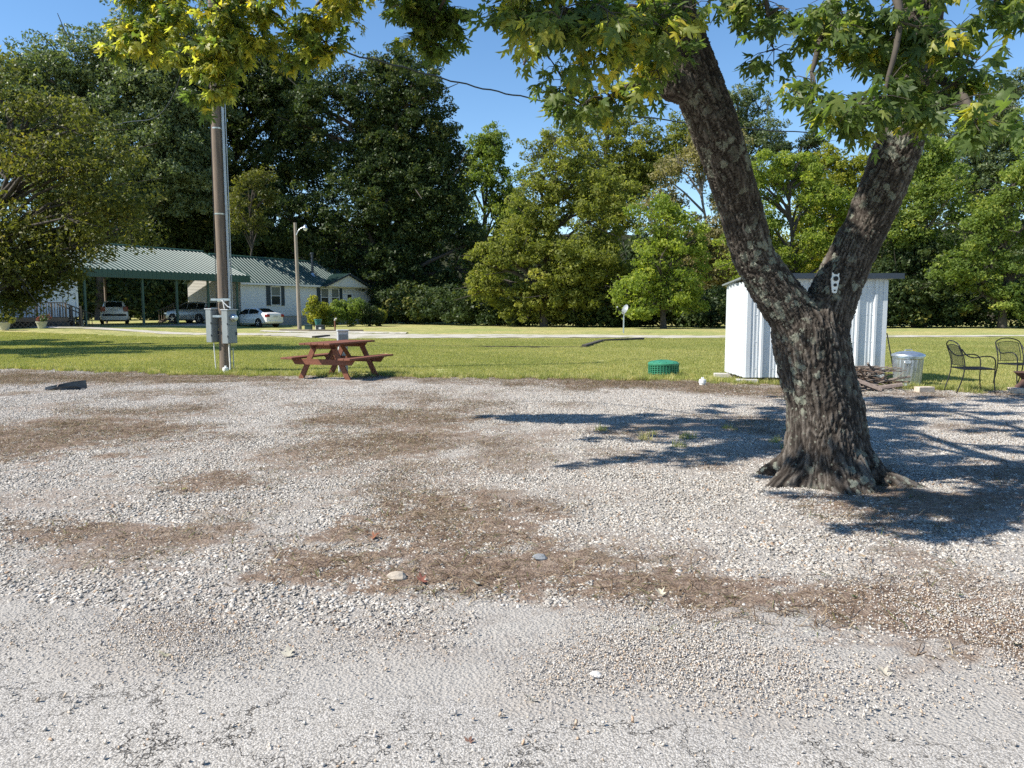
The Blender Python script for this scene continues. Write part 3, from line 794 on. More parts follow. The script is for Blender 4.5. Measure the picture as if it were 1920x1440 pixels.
# gabled front bay
gu0, gu1, gv = 9.2, 15.3, -.38
gc_ = (gu0 + gu1) / 2
def gz(u): return 3.55 + 1.12 * (1 - abs(u - gc_) / ((gu1 - gu0) / 2 + .01))
b = MB()
z = 3.52
while z < 4.6:
    half = (gu1 - gu0) / 2 * (1 - (z + .06 - 3.5) / 1.14)
    if half < .05: break
    b.add([(gc_ - half, gv - .022, z), (gc_ + half, gv - .022, z), (gc_ + half - .1, gv, z + .12), (gc_ - half + .1, gv, z + .12), (gc_ - half, gv + .3, z), (gc_ + half, gv + .3, z)], [(0, 1, 2, 3), (4, 5, 1, 0)])
    z += .12
b.build("gable_front", M['white_siding'], house)
for s in (-1, 1):
    p0 = Vector((gc_ + s * ((gu1 - gu0) / 2 + .35), gv - .25, 3.50)); p1 = Vector((gc_, gv - .25, 4.75))
    b = MB(); back = Vector((0, 2.2, 0))
    b.add([p0, p1, p1 + back, p0 + back, p0 + Vector((0, 0, -.05)), p1 + Vector((0, 0, -.05)), p1 + back + Vector((0, 0, -.05)), p0 + back + Vector((0, 0, -.05))],
          [(0, 1, 2, 3), (4, 7, 6, 5), (0, 4, 5, 1), (1, 5, 6, 2), (2, 6, 7, 3), (3, 7, 4, 0)])
    d = (p1 - p0)
    for k in range(1, 7):
        q = p0 + Vector((0, .3 * k, .02)); b.beam(q, q + d, .06, .05)
    b.build("gable_roof", M['green_roof'], house)
    MB().beam(p0 + Vector((0, -.03, -.04)), p1 + Vector((0, -.03, -.04)), .05, .16).build("rake_board", M['navy'], house)
# door
d = MB().box((13.1, .255, 2.0), (.92, .06, 2.05)).build("door", M['white_trim'], house)
MB().box((13.1, .222, 2.62), (.55, .02, .38)).build("door_window", M['glass'], d)
MB().tube([(13.45, .2, 1.95), (13.45, .14, 1.95)], .04, 8).build("handle", M['galv'], d)
b = MB()
for s in (-.52, .52): b.box((13.1 + s, .24, 2.03), (.1, .1, 2.2))
b.box((13.1, .24, 3.1), (1.14, .1, .1)); b.build("door_frame", M['white_trim'], house)

# carport between the two houses
cp = tag(empty("carport", (HO.x, HO.y, 0), HA), "open carport with ribbed green metal roof and slim posts", "carport")
rf = corrugated(-14.6, -1.15, (-2.05, 4.0), (3.2, 6.02)).build("roof", M['green_roof'], cp)
roof_ribs(-14.6, -1.15, (-2.05, 4.0), (3.2, 6.02), rf)
corrugated(-14.6, -1.15, (8.0, 4.0), (3.2, 6.02)).build("roof_back_slope", M['green_roof'], rf)
MB().tube([(-14.6, 3.2, 6.08), (-1.15, 3.2, 6.08)], .09, 6).build("ridge_cap", M['green_fascia'], rf)
b = MB()
u = -14.6
while u < -1.2:
    b.box((u + .15, -2.08, 3.74), (.29, .035, .48)); b.box((u + .15, -2.105, 3.74), (.05, .02, .48)); u += .3
b.build("fascia", M['green_fascia'], cp)
MB().beam((-1.13, -2.05, 3.82), (-1.13, 3.2, 5.85), .04, .3).build("rake_board", M['green_fascia'], cp)
for (u, v) in ((-14.4, -1.8), (-10.3, -1.8), (-7.6, -1.8), (-4.9, -1.8), (-2.2, -1.8), (-14.2, 2.2), (-14.0, 7.4), (-10.3, 7.4), (-7.0, 7.4), (-12.2, 4.6)):
    b = MB().box((u, v, 1.95), (.13, .13, 3.7)); b.box((u, v, .24), (.22, .22, .1)); b.build("post", M['green_fascia'] if v < 0 else M['deck_wood'], cp)
MB().beam((-14.5, -1.8, 3.62), (-1.3, -1.8, 3.62), .14, .24).build("header_beam", M['deck_wood'], cp)
slab = tag(MB().box((0, 0, 0), (22.5, 10.0, .5)).build("concrete_slab", M['slab']), kind='structure')
slab.location = hw(-14.2, 2.5, .06); slab.rotation_euler = (0, 0, HA)

# steps and railing up to the end door under the carport
st = tag(empty("wooden_steps", hw(-3.4, 5.2, .31), HA), "dark wooden steps with railing under the carport", "steps")
for k in range(5): MB().box((k * .3, 0, .1 + k * .14), (.32, 1.2, .05)).build("tread", M['deck_wood'], st)
for s in (-.62, .62):
    MB().beam((-.2, s, .0), (1.4, s, .62), .05, .24).build("stringer", M['deck_wood'], st)
    MB().beam((-.2, s, .95), (1.4, s, 1.6), .06, .07).build("handrail", M['deck_wood'], st)
    for k in range(7): MB().beam((-.1 + k * .23, s, .1 + k * .09), (-.1 + k * .23, s, 1.0 + k * .094), .04, .04).build("baluster", M['deck_wood'], st)
MB().box((2.1, 0, .62), (1.4, 1.5, .08)).build("landing", M['deck_wood'], st)

# left wing house
wing = tag(empty("house", (HO.x, HO.y, 0), HA), "white clapboard house at the far left under the leafy tree", "house")
U0, U1 = -27.0, -14.9
siding((U0, -1.75), (U1, -1.75), .95, 3.72, (0, -1)).build("front_wall", M['white_siding'], wing)
siding((U1, -1.75), (U1, 7.7), .95, 3.72, (1, 0), top=lambda t: 3.72 + 1.9 * (1 - abs(2 * t - 1))).build("end_wall", M['white_siding'], wing)
MB().box(((U0 + U1) / 2, 3.0, 2.3), (U1 - U0 - .1, 9.3, 2.8)).build("wall_core", M['white_siding'], wing)
MB().box(((U0 + U1) / 2, 3.0, .5), (U1 - U0 - .2, 9.2, .9)).build("foundation_skirt", M['dark_metal'], wing)
rf = corrugated(U0 - .3, U1 + .28, (-2.05, 4.0), (3.2, 6.02)).build("roof", M['green_roof'], wing)
roof_ribs(U0 - .3, U1 + .28, (-2.05, 4.0), (3.2, 6.02), rf)
corrugated(U0 - .3, U1 + .28, (8.0, 4.0), (3.2, 6.02)).build("roof_back_slope", M['green_roof'], rf)
MB().box((U1 - .02, -1.765, 2.35), (.14, .12, 2.8)).build("corner_board", M['white_trim'], wing)
MB().beam((U0 - .3, -2.08, 3.84), (U1 + .28, -2.08, 3.84), .05, .28).build("eave_fascia", M['green_fascia'], wing)
window(wing, -22.3, -1.77, 2.55, 1.0, 1.3, (-1, 1))
MB().box((-19.6, -1.78, 2.0), (.92, .05, 2.05)).build("door", M['white_trim'], wing)
# porch deck with railing
dk = tag(empty("porch_deck", hw(-20.3, -2.95, .31), HA), "weathered wooden porch deck with railing and steps at the white house", "deck")
for k in range(13): MB().box((0, -.8 + k * .15, .62), (7.0, .14, .04)).build("deck_board", M['deck_wood'], dk)
b = MB(); b.beam((-3.5, -.9, .5), (3.5, -.9, .5), .05, .22)
for k in range(24):
    x = -3.4 + k * .29
    b.beam((x, -.9, .02), (x + .4, -.9, .42), .02, .04); b.beam((x + .4, -.92, .02), (x, -.92, .42), .02, .04)
b.build("lattice_skirt", M['deck_wood'], dk)
MB().beam((-3.5, -.9, 1.5), (3.5, -.9, 1.5), .07, .06).build("handrail", M['deck_wood'], dk)
for k in range(9): MB().beam((-3.4 + k * .85, -.9, .5), (-3.4 + k * .85, -.9, 1.5), .08, .08).build("post", M['deck_wood'], dk)
bal = MB().beam((0, 0, .62), (0, 0, 1.48), .035, .035)
bo = bal.build("baluster", M['deck_wood'], dk, loc=(-3.2, -.9, 0))
for k in range(1, 40): link_copy(bo, dk, (-3.2 + k * .165, -.9, 0))
for k in range(4): MB().box((3.7 + k * .32, -.4, .5 - k * .14), (.32, .95, .05)).build("tread", M['deck_wood'], dk)
for s in (-.9, .1):
    MB().beam((3.5, s, 1.42), (5.1, s, .78), .05, .06).build("stair_rail", M['black_iron'], dk)
    for k in range(8): MB().beam((3.6 + k * .2, s, .55 - k * .08), (3.6 + k * .2, s, 1.38 - k * .08), .03, .03).build("baluster", M['black_iron'], dk)
    MB().beam((4.3, s, .1), (4.3, s, 1.3), .1, .1).build("post", M['deck_wood'], dk)

# ================================================================== VEHICLES
def make_car(name, label, loc, heading, st, wheels, wr, W, paint, glass_st, tail_z, suv=False):
    """st: rows (x, z_bottom, z_belt, z_top, half_w_belt, half_w_top), x forward"""
    root = tag(empty(name, loc, math.atan2(heading[1], heading[0])), label, "car")
    # finer stations
    xs = np.array([s[0] for s in st]); A = np.array(st)
    xi = np.unique(np.concatenate([np.linspace(xs[0], xs[-1], 34), xs]))
    row = lambda x: [np.interp(x, xs, A[:, k]) for k in range(6)]
    rings = []
    for x in xi:
        _, zb, zl, zt, wb, wt = row(x)
        mid = zb + (zl - zb) * .45
        rings.append([(x, 0, zb), (x, wb * .86, zb), (x, wb * .99, zb + .10), (x, wb * 1.01, mid), (x, wb * .985, zl - .06), (x, wb * .94, zl), (x, wt + (wb * .94 - wt) * .12, zt - (zt - zl) * .10), (x, wt * .86, zt), (x, 0, zt + .02 * min(1, (zt - zl) * 3 + .2))])
    nr = 9
    def cell(i, j, side, off=0):
        q = [rings[i][j], rings[i + 1][j], rings[i + 1][j + 1], rings[i][j + 1]]
        return [(p[0], p[1] * side + (off * side if j in (4, 5) else 0), p[2] + (off if j >= 6 else 0)) for p in q]
    b = MB(); arch = lambda x, z: any((x - wx) ** 2 + (z - wr) ** 2 < (wr + .07) ** 2 for wx in wheels)
    for side in (1, -1):
        for i in range(len(xi) - 1):
            for j in range(nr - 1): b.add(cell(i, j, side), [(0, 1, 2, 3)])
    for i in (0, len(xi) - 1):
        ring = [Vector(p) for p in rings[i]] + [Vector((p[0], -p[1], p[2])) for p in rings[i][::-1]]
        b.add(ring, [tuple(range(len(ring)))])
    me = b
    body = me.build("body", paint, root)
    bm = bmesh.new(); bm.from_mesh(body.data); bmesh.ops.remove_doubles(bm, verts=bm.verts, dist=.002); bmesh.ops.recalc_face_normals(bm, faces=bm.faces); bm.to_mesh(body.data); bm.free()
    body.data.polygons.foreach_set("use_smooth", [True] * len(body.data.polygons)); body.data.set_sharp_from_angle(angle=R(38))
    # glass
    (s0, s1), pillars, (r0, r1), (f0, f1) = glass_st
    for side in (1, -1):
        segs = [s0] + list(pillars) + [s1]
        for a, c in zip(segs[:-1], segs[1:]):
            q = []
            a2, c2 = a + .035, c - .035
            n = 8
            lo = []; hi = []
            for k in range(n + 1):
                x = a2 + (c2 - a2) * k / n
                _, zb, zl, zt, wb, wt = row(x)
                if zt - zl < .10: continue
                y0 = wb * .94; y1 = wt + (wb * .94 - wt) * .12; ztt = zt - (zt - zl) * .10
                f0_, f1_ = .06, .93
                lo.append((x, side * (y0 + (y1 - y0) * f0_ + .012), zl + (ztt - zl) * f0_ + .01)); hi.append((x, side * (y0 + (y1 - y0) * f1_ + .012), zl + (ztt - zl) * f1_))
            if len(lo) > 1:
                m_ = len(lo); MB().add(lo + hi, [(i, i + 1, m_ + i + 1, m_ + i) for i in range(m_ - 1)]).build("side_window", M['car_glass'], root)
    for nm, (a, c) in (("rear_window", (r0, r1)), ("windscreen", (f0, f1))):
        vs = []; n = 6
        for k in range(n + 1):
            x = a + (c - a) * k / n
            _, zb, zl, zt, wb, wt = row(x)
            off = -.018 if nm == "rear_window" else .018
            for y in (-1, -.5, 0, .5, 1): vs.append((x + off, y * wt * .84, zt + .018 + (.02 * min(1, (zt - zl) * 3 + .2)) * (1 - abs(y))))
        MB().add(vs, [(k * 5 + q, (k + 1) * 5 + q, (k + 1) * 5 + q + 1, k * 5 + q + 1) for k in range(n) for q in range(4)]).build(nm, M['car_glass'], root)
    # wheels
    RX90 = Matrix.Rotation(math.pi / 2, 3, 'X')
    for wx in wheels:
        for side in (1, -1):
            c = (wx, side * (W - .11), wr)
            t = MB().lathe([(wr * .62, -.10), (wr * .93, -.105), (wr, -.07), (wr, .07), (wr * .93, .105), (wr * .62, .10)], 24, c, RX90).build("wheel", M['black'], root, True)
            rb = MB().lathe([(wr * .66, -.05), (wr * .66, .05), (wr * .60, .06), (wr * .58, .02)], 20, (wx, side * (W - .06), wr), RX90)
            for k in range(5):
                an = 2 * math.pi * k / 5 + .3
                rb.beam((wx, side * (W - .0), wr), (wx + wr * .62 * math.cos(an), side * (W - .0), wr + wr * .62 * math.sin(an)), .04, .075, up=(0, 1, 0))
            rb.build("rim", M['rim'], t)
            MB().lathe([(wr + .055, -.012), (wr + .06, .012)], 24, (wx, side * (W + .004), wr + .02), RX90).build("wheel_arch", M['black'], root)
    for o in [c for c in root.children if c.name.split('.')[0] == "wheel"]: o.location.y += (.02 if o.data.vertices[0].co.y > 0 else -.02)
    x0 = xi[0]
    for side in (1, -1):
        MB().box((x0 + .10, side * (W - .17), tail_z), (.26, .30, .20 if not suv else .36)).build("taillight", M['taillight'], root, bevel=.02)
    MB().box((x0 - .008, 0, tail_z - .06), (.02, .42, .13)).build("number_plate", M['grey_box2'], root)
    MB().box((x0 + .03, 0, tail_z - .42), (.14, W * 1.7, .14)).build("rear_bumper", M['black'] if suv else paint, root, bevel=.02)
    MB().box(((wheels[0] + wheels[1]) / 2, 0, wr - .05), (abs(wheels[1] - wheels[0]) + 1.2, W * 1.6, .16)).build("underbody", M['black'], root)
    for side in (1, -1):
        MB().box((f0 - .25 if f0 < f1 else f1 - .25, side * (W + .06), row(f0)[2] + .10), (.12, .2, .14)).build("mirror", M['black'], root, bevel=.02)
        for hx in (wheels[0] + .55, wheels[0] + 1.6): MB().box((hx, side * (W + .004), row(hx)[2] - .12), (.18, .03, .03)).build("door_handle", paint, root)
        MB().box((xi[-1] - .15, side * (W - .22), row(xi[-1] - .15)[2] - .05), (.3, .34, .16)).build("headlight", M['galv'], root, bevel=.02)
    return root
sedan = [(-2.24, .42, .90, .94, .70, .52), (-2.18, .30, 1.02, 1.04, .80, .62), (-1.75, .24, 1.05, 1.10, .85, .66), (-1.55, .24, 1.03, 1.13, .87, .66), (-.85, .22, 1.00, 1.43, .88, .60), (-.2, .20, .98, 1.47, .88, .60), (.45, .20, .96, 1.43, .88, .60), (1.05, .20, .94, 1.12, .88, .66), (1.35, .20, .92, .99, .87, .70), (2.0, .22, .80, .84, .82, .66), (2.24, .36, .62, .66, .66, .5)]
make_car("parked_car", "white four-door sedan parked on the grass beside the utility pole's meter box", (-20.1, 60.9, float(ter(-20.1, 60.9))), (-.85, .53), sedan, (-1.3, 1.32), .315, .87, M['car_white'], ((-1.25, 1.0), (-.1,), (-1.52, -.9), (.5, 1.02)), .88)
suvst = [(-2.2, .45, 1.02, 1.06, .78, .62), (-2.14, .34, 1.10, 1.22, .86, .64), (-1.78, .28, 1.10, 1.62, .90, .60), (-.6, .26, 1.08, 1.70, .91, .62), (.35, .26, 1.06, 1.66, .91, .62), (1.0, .26, 1.04, 1.22, .91, .70), (1.3, .26, 1.02, 1.08, .90, .74), (2.0, .28, .92, .96, .86, .70), (2.25, .42, .70, .74, .74, .55)]
make_car("parked_suv", "white sport utility car seen from behind under the carport", (-29.5, 57.6, .31), (-.46, .89), suvst, (-1.3, 1.35), .36, .90, M['car_white'], ((-1.75, .95), (-1.0, -.05), (-2.12, -1.8), (.4, .98)), 1.12, True)
make_car("parked_suv", "pale sport utility car seen side-on in the carport shade", (-25.2, 61.6, .31), (-.93, .36), suvst, (-1.3, 1.35), .36, .90, M['car_silver'], ((-1.75, .95), (-1.0, -.05), (-2.12, -1.8), (.4, .98)), 1.12, True)

# ================================================================== SHED
shed = tag(empty("shed", (4.55, 15.0, 0)), "small white corrugated metal shed behind the forked tree trunk", "shed")
SW, SD, SZ0, SZF, SZB = 2.68, 1.45, .12, 2.03, 1.90
def ribbed(w, z0, ztop, pitch=.335, name="wall_panel", x0=0.0):
    """sheet in the local xz plane facing -y; ztop(x)"""
    prof = []; x = 0
    while x < w - .01:
        for (dx, h) in ((0, 0), (.115, 0), (.125, .006), (.145, .006), (.155, 0), (.19, 0), (.198, .006), (.215, .006), (.222, 0), (.245, 0), (.262, .042), (.305, .042), (.322, 0)):
            if x + dx <= w: prof.append((x + dx, h))
        x += pitch
    prof.append((w, 0)); n = len(prof)
    vs = []
    nz = 7
    for k in range(nz):
        for (a, h) in prof:
            zt = ztop(a); z = z0 + (zt - z0) * k / (nz - 1)
            dent = .003 * mnoise.noise(Vector((a * 2.1 + x0, z * 1.9, 3.1))) if 0 < k < nz - 1 else 0
            vs.append((x0 + a, -h + dent, z))
    fs = [(k * n + i, k * n + i + 1, (k + 1) * n + i + 1, (k + 1) * n + i) for k in range(nz - 1) for i in range(n - 1)]
    return MB().add(vs, fs)
M['shed_white'] = plain('shed_white_metal', (.60, .63, .65), .42, metal=0, var=.06, scale=2.5, bmp=0)
x = 0
for k in range(3):
    w = .92 if k < 2 else SW - 1.84
    ribbed(w, SZ0, lambda a: SZF, x0=x).build("wall_panel", M['shed_white'], shed); x += w
for k in range(2):
    o = ribbed(SD / 2, SZ0, lambda a, k=k: SZF - (SZF - SZB) * 0 - .06, .20).build("wall_panel", M['shed_white'], shed)
    o.rotation_euler = (0, 0, -math.pi / 2); o.location = (0, SD - k * SD / 2, 0)
    o = ribbed(SD / 2, SZ0, lambda a: SZF - .06, .20).build("wall_panel", M['shed_white'], shed)
    o.rotation_euler = (0, 0, math.pi / 2); o.location = (SW, k * SD / 2, 0)
o = ribbed(SW, SZ0, lambda a: SZB - .05).build("wall_panel", M['shed_white'], shed); o.rotation_euler = (0, 0, math.pi); o.location = (SW, SD, 0)
for (cx, cy) in ((0, 0), (SW, 0), (0, SD), (SW, SD)):
    sx = 1 if cx > 0 else -1; sy = 1 if cy > 0 else -1
    MB().box((cx - sx * .03, cy + sy * .006, 1.06), (.08, .012, 1.88)).box((cx + sx * .006, cy - sy * .03, 1.06), (.012, .08, 1.88)).build("corner_trim", M['shed_white'], shed)
b = MB()
b.add([(-.09, -.09, SZF + .03), (SW + .24, -.09, SZF + .03), (SW + .24, SD + .1, SZB + .03), (-.09, SD + .1, SZB + .03), (-.09, -.09, SZF + .06), (SW + .24, -.09, SZF + .06), (SW + .24, SD + .1, SZB + .06), (-.09, SD + .1, SZB + .06)],
      [(0, 3, 2, 1), (4, 5, 6, 7), (0, 1, 5, 4), (1, 2, 6, 5), (2, 3, 7, 6), (3, 0, 4, 7)])
b.build("roof", M['grey_box'], shed)
MB().box((SW / 2 + .075, -.105, SZF + .045), (SW + .37, .03, .105)).build("front_fascia", M['navy'], shed)
MB().box((SW / 2, SD / 2, SZ0 - .03), (SW - .1, SD - .1, .05)).build("floor_frame", M['deck_wood'], shed)
b = MB()
for zz in (.30, .82, 1.34, 1.86):
    xx = .06
    while xx < SW:
        b.lathe([(.007, 0), (.007, .006), (.003, .009)], 6, (xx, -.003, zz), Matrix.Rotation(math.pi / 2, 3, 'X')); xx += .1117
b.build("screws", M['galv'], shed)
MB().box((1.32, -.045, 1.0), (.05, .05, 1.3)).box((1.32, -.07, 1.05), (.04, .04, .14)).build("door_handle", M['galv'], shed)
for (bx, by, lab) in ((.02, -.02, "concrete block under the near corner of the white shed"), (-.06, SD - .1, "concrete block under the back corner of the white shed"), (SW - .2, .05, "concrete block under the shed behind the stick pile")):
    o = MB().box((0, 0, .045), (.40, .2, .09)).build("concrete_block", M['concrete'], bevel=.008)
    o.location = (4.55 + bx, 15.0 + by, 0); o.rotation_euler = (0, 0, random.uniform(-.15, .15)); tag(o, lab, "block", "blocks under the shed")

# trash can
cx, cy = 7.49, 14.6
can = tag(empty("trash_can", (cx, cy, 0)), "galvanised steel trash can with domed lid beside the shed", "trash can")
n = 72; vs = []; prof = [(.235, 0.0), (.235, .02), (.225, .03), (.23, .07), (.26, .50), (.262, .52), (.272, .53), (.27, .58), (.276, .585), (.27, .592)]
for (r, z) in prof:
    for k in range(n):
        a = 2 * math.pi * k / n
        rr = r + (.008 * max(-1, min(1, 2.2 * math.cos(a * 22))) if .05 < z < .515 else 0)
        vs.append((rr * math.cos(a), rr * math.sin(a), z))
fs = [(i * n + k, i * n + (k + 1) % n, (i + 1) * n + (k + 1) % n, (i + 1) * n + k) for i in range(len(prof) - 1) for k in range(n)] + [tuple(range(n))[::-1]]
MB().add(vs, fs).build("body", M['galv'], can, True)
lid = MB().lathe([(.285, .555), (.292, .56), (.292, .59), (.282, .60), (.20, .632), (.09, .655), (.02, .66)], 48).build("lid", M['galv'], can, True)
MB().tube([(-.07, 0, .652), (-.06, 0, .685), (.06, 0, .685), (.07, 0, .652)], .007, 6).build("lid_handle", M['galv'], lid, True)
for a in (math.radians(-118), math.radians(62)):
    rm = Matrix.Rotation(a, 3, 'Z'); p = lambda x, y, z: rm @ Vector((x, y, z))
    hb = MB().box(p(.274, 0, .47), (.012, .09, .07), mtx=rm); hb.tube([p(.282, -.05, .475), p(.305, -.045, .445), p(.305, .045, .445), p(.282, .05, .475)], .006, 6)
    hb.build("side_handle", M['galv'], can)
# leaning rod
o = MB().tube([(7.36, 14.75, .0), (7.27, 15.02, .98)], .012, 6).build("iron_rod", M['black_iron']); tag(o, "thin dark rod leaning on the shed behind the trash can", "rod")
# tan block in front of the can
o = MB().box((0, 0, .055), (.30, .14, .11)).build("paver_block", M['paver'], bevel=.006); o.location = (7.13, 13.3, 0); o.rotation_euler = (0, 0, .18); tag(o, "tan concrete block on the gravel in front of the trash can", "block")

# stick pile
rs = random.Random(5)
def stick(name, p0, p1, r, m, label, bend=.05, grp="sticks in the pile by the shed"):
    p0 = Vector(p0); p1 = Vector(p1); path = []; L = (p1 - p0).length
    off = Vector((rs.uniform(-1, 1), rs.uniform(-1, 1), rs.uniform(-.4, .6))) * bend * L
    for k in range(7):
        t = k / 6; path.append(p0.lerp(p1, t) + off * math.sin(t * math.pi) + Vector((rs.uniform(-1, 1), rs.uniform(-1, 1), rs.uniform(-1, 1))) * r * .35)
    c = (p0 + p1) / 2
    b = MB().tube([p - c for p in path], [r * (1.0 - .45 * k / 6) * rs.uniform(.85, 1.15) for k in range(7)], 7)
    if rs.random() < .35:
        k = rs.randint(2, 4); q = path[k] - c; d = (path[k + 1] - path[k]).normalized() * .14 + Vector((rs.uniform(-.05, .05), -.04, rs.uniform(.03, .1)))
        b.tube([q, q + d], [r * .5, r * .25], 6)
    o = b.build(name, m, None, True); o.location = c; tag(o, label, "stick", grp); return o
for k in range(90):
    lv = rs.random() ** 1.25
    cxp = 6.30 + rs.gauss(0, .28) * (1.15 - .5 * lv); zc = .03 + lv * .37
    yp = 13.9 + rs.gauss(0, .14) * (1.1 - .6 * lv); L = rs.uniform(.25, .62) * (1.1 - .25 * lv); an = rs.gauss(0, .42)
    if rs.random() < .12: an += 1.2
    tl = rs.gauss(0, .07)
    d = Vector((math.cos(an) * L, math.sin(an) * L * .6, tl * L * 2))
    c = Vector((cxp, yp, zc)); r = rs.choice([.008, .011, .014, .018, .022])
    a0, a1 = c - d, c + d
    lo = min(a0.z, a1.z)
    if lo < r: a0.z += r - lo; a1.z += r - lo
    stick("stick", a0, a1, r, M['stick'] if rs.random() < .65 else M['stick2'], "weathered stick lying in the brush pile beside the white shed")
def splitlog(p0, p1, w, h, label, tw=0):
    p0 = Vector(p0); p1 = Vector(p1); d = p1 - p0; L = d.length
    pts = [(0, -w / 2, 0), (0, w / 2, 0), (0, w * .36, h * .7), (0, .05 * w, h), (0, -w * .33, h * .72)]
    o = MB().prism([(-L / 2, p[1], p[2]) for p in pts], (L, 0, 0)).build("split_log", M['splitlog'], bevel=.008)
    o.location = (p0 + p1) / 2; o.rotation_euler = (tw, -math.asin(d.z / L), math.atan2(d.y, d.x)); tag(o, label, "log")
splitlog((5.72, 13.48, .0), (6.08, 13.42, .02), .15, .13, "grey split log at the front of the stick pile")
splitlog((5.98, 13.55, .20), (6.42, 13.36, .02), .10, .07, "brown split log leaning down the front of the stick pile")
splitlog((6.3, 13.5, .02), (6.85, 13.5, .1), .08, .07, "dark split log lying low at the trash can end of the stick pile")

# ================================================================== PICNIC TABLE
tb = tag(empty("picnic_table", (-3.66, 16.33, .01), math.atan2(.945, .33)), "red-brown stained wooden picnic table with attached benches", "picnic table")
TL = 1.82
for k in range(5): MB().box((0, -.29 + k * .145, .735), (TL, .137, .038)).build("top_plank", M['red_wood'], tb, bevel=.004)
for s in (-1, 1):
    for q in range(2):
        MB().box((0, s * (.60 + q * .142), .435), (TL, .135, .038)).build("bench_plank", M['red_wood'], tb, bevel=.004)
for e in (-.56, .56):
    MB().prism([(e - .02, -.36, .715), (e - .02, .36, .715), (e - .02, .28, .625), (e - .02, -.28, .625)], (.04, 0, 0)).build("top_cleat", M['red_wood'], tb)
    s_ = 1 if e > 0 else -1
    MB().prism([(e + s_ * .022, -.75, .415), (e + s_ * .022, .75, .415), (e + s_ * .022, .66, .30), (e + s_ * .022, -.66, .30)], (s_ * .04, 0, 0)).build("bench_support", M['red_wood'], tb)
    for s in (-1, 1):
        MB().prism([(e - s_ * .022, s * .62, .0), (e - s_ * .022, s * .50, .0), (e - s_ * .022, s * .14, .715), (e - s_ * .022, s * .26, .715)], (-s_ * -.0 + s_ * .042, 0, 0)).build("leg", M['red_wood'], tb)
    MB().beam((e * .9, 0, .33), (e * .18, 0, .70), .085, .04).build("brace", M['red_wood'], tb)

# electric pedestal behind the table
pd = tag(empty("power_pedestal", (-3.82, 17.45, 0), .35), "grey metal power pedestal standing behind the picnic table", "pedestal")
MB().box((0, 0, .46), (.20, .15, .92)).build("post", M['grey_box2'], pd, bevel=.006)
MB().box((0, -.01, .78), (.235, .19, .34)).build("meter_head", M['grey_box2'], pd, bevel=.008)
MB().box((0, -.02, .965), (.26, .23, .035)).build("cap", M['grey_box2'], pd, bevel=.006)
MB().box((0, -.109, .76), (.19, .012, .24)).build("door", M['grey_box'], pd)

# ================================================================== UTILITY POLE
px_, py_ = -6.67, 17.95
pole = tag(empty("utility_pole", (px_, py_, 0)), "tall brown wooden utility pole with grey conduit up one side", "utility pole")
path = [(0, 0, -.2)] + [(.012 * math.sin(k * .9), 0, k * 1.05) for k in range(0, 10)]
MB().tube(path, [.135] + [.128 - .004 * k for k in range(10)], 20).build("shaft", M['pole_wood'], pole, True)
MB().tube([(.165, -.02, 1.3), (.162, -.02, 3), (.15, -.02, 6), (.138, -.02, 9.3)], .03, 10).build("conduit", M['conduit'], pole, True)
MB().tube([(.19, .06, 1.3), (.187, .06, 4), (.172, .06, 9.0)], .014, 8).build("thin_conduit", M['conduit'], pole, True)
MB().tube([(-.14, -.02, 1.2), (-.136, -.02, 3), (-.124, -.02, 6), (-.112, -.02, 9.2)], .008, 6).build("ground_wire", M['cable'], pole, True)
for z in (1.62, 3.6, 5.5, 7.4):
    MB().lathe([(.134 - .004 * z, z - .015), (.137 - .004 * z, z + .015)], 20).build("strap", M['galv'], pole)
b = MB().box((0, -.15, 1.66), (.44, .035, .05)); b.box((0, -.17, 1.28), (.36, .035, .05)); b.build("bracket", M['galv'], pole)
MB().tube([(0.02, -.19, 1.66), (.10, -.20, 1.58), (.18, -.21, 1.50), (.24, -.2, 1.48)], .012, 8).build("white_cable", M['pvc'], pole, True)
MB().tube([(.06, -.19, 1.66), (.09, -.20, 1.5), (.10, -.2, 1.45)], .01, 8).build("white_cable", M['pvc'], pole, True)
MB().tube([(-.19, -.08, .02), (-.215, -.1, .75), (-.22, -.1, .8)], .013, 8).build("pipe", M['pvc'], pole, True)
MB().tube([(.17, -.16, .05), (.165, -.18, .75)], .018, 8).build("pipe", M['pvc'], pole, True)
MB().tube([(.22, -.06, .05), (.215, -.06, .55)], .012, 8).build("pipe", M['conduit'], pole, True)
def meter(dx, dy, rz_, w, d, h, z0, label, dial=False):
    e = tag(empty("meter_box", (px_ + dx, py_ + dy, z0), rz_), label, "meter box")
    MB().box((0, 0, h / 2), (w, d, h)).build("cabinet", M['grey_box'], e, bevel=.006)
    MB().box((0, -d / 2 - .006, h * .28), (w - .02, .014, h * .52)).build("lower_door", M['grey_box'], e, bevel=.004)
    MB().box((0, -d / 2 - .006, h * .77), (w - .02, .014, h * .40)).build("upper_door", M['grey_box'], e, bevel=.004)
    MB().box((0, -.01, h + .01), (w + .03, d + .05, .02)).build("rain_hood", M['grey_box2'], e)
    b = MB()
    for zz in (.18, .55): b.tube([(-w / 2 - .008, -d / 2, h * zz), (-w / 2 - .008, -d / 2, h * zz + .05)], .009, 8)
    b.build("hinge", M['dark_metal'], e)
    MB().box((w * .36, -d / 2 - .02, h * .30), (.03, .03, .07)).build("latch", M['dark_metal'], e)
    if dial:
        RXm = Matrix.Rotation(math.pi / 2, 3, 'X')
        g = MB().lathe([(.085, 0), (.088, .03), (.075, .04), (.07, .09), (.055, .11), (.01, .115)], 24, (.02, -d / 2 - .01, h * .77), RXm).build("meter_dial", M['galv'], e, True)
meter(.20, -.20, R(58), .26, .20, .76, .66, "grey meter box with round dial on the utility pole", True)
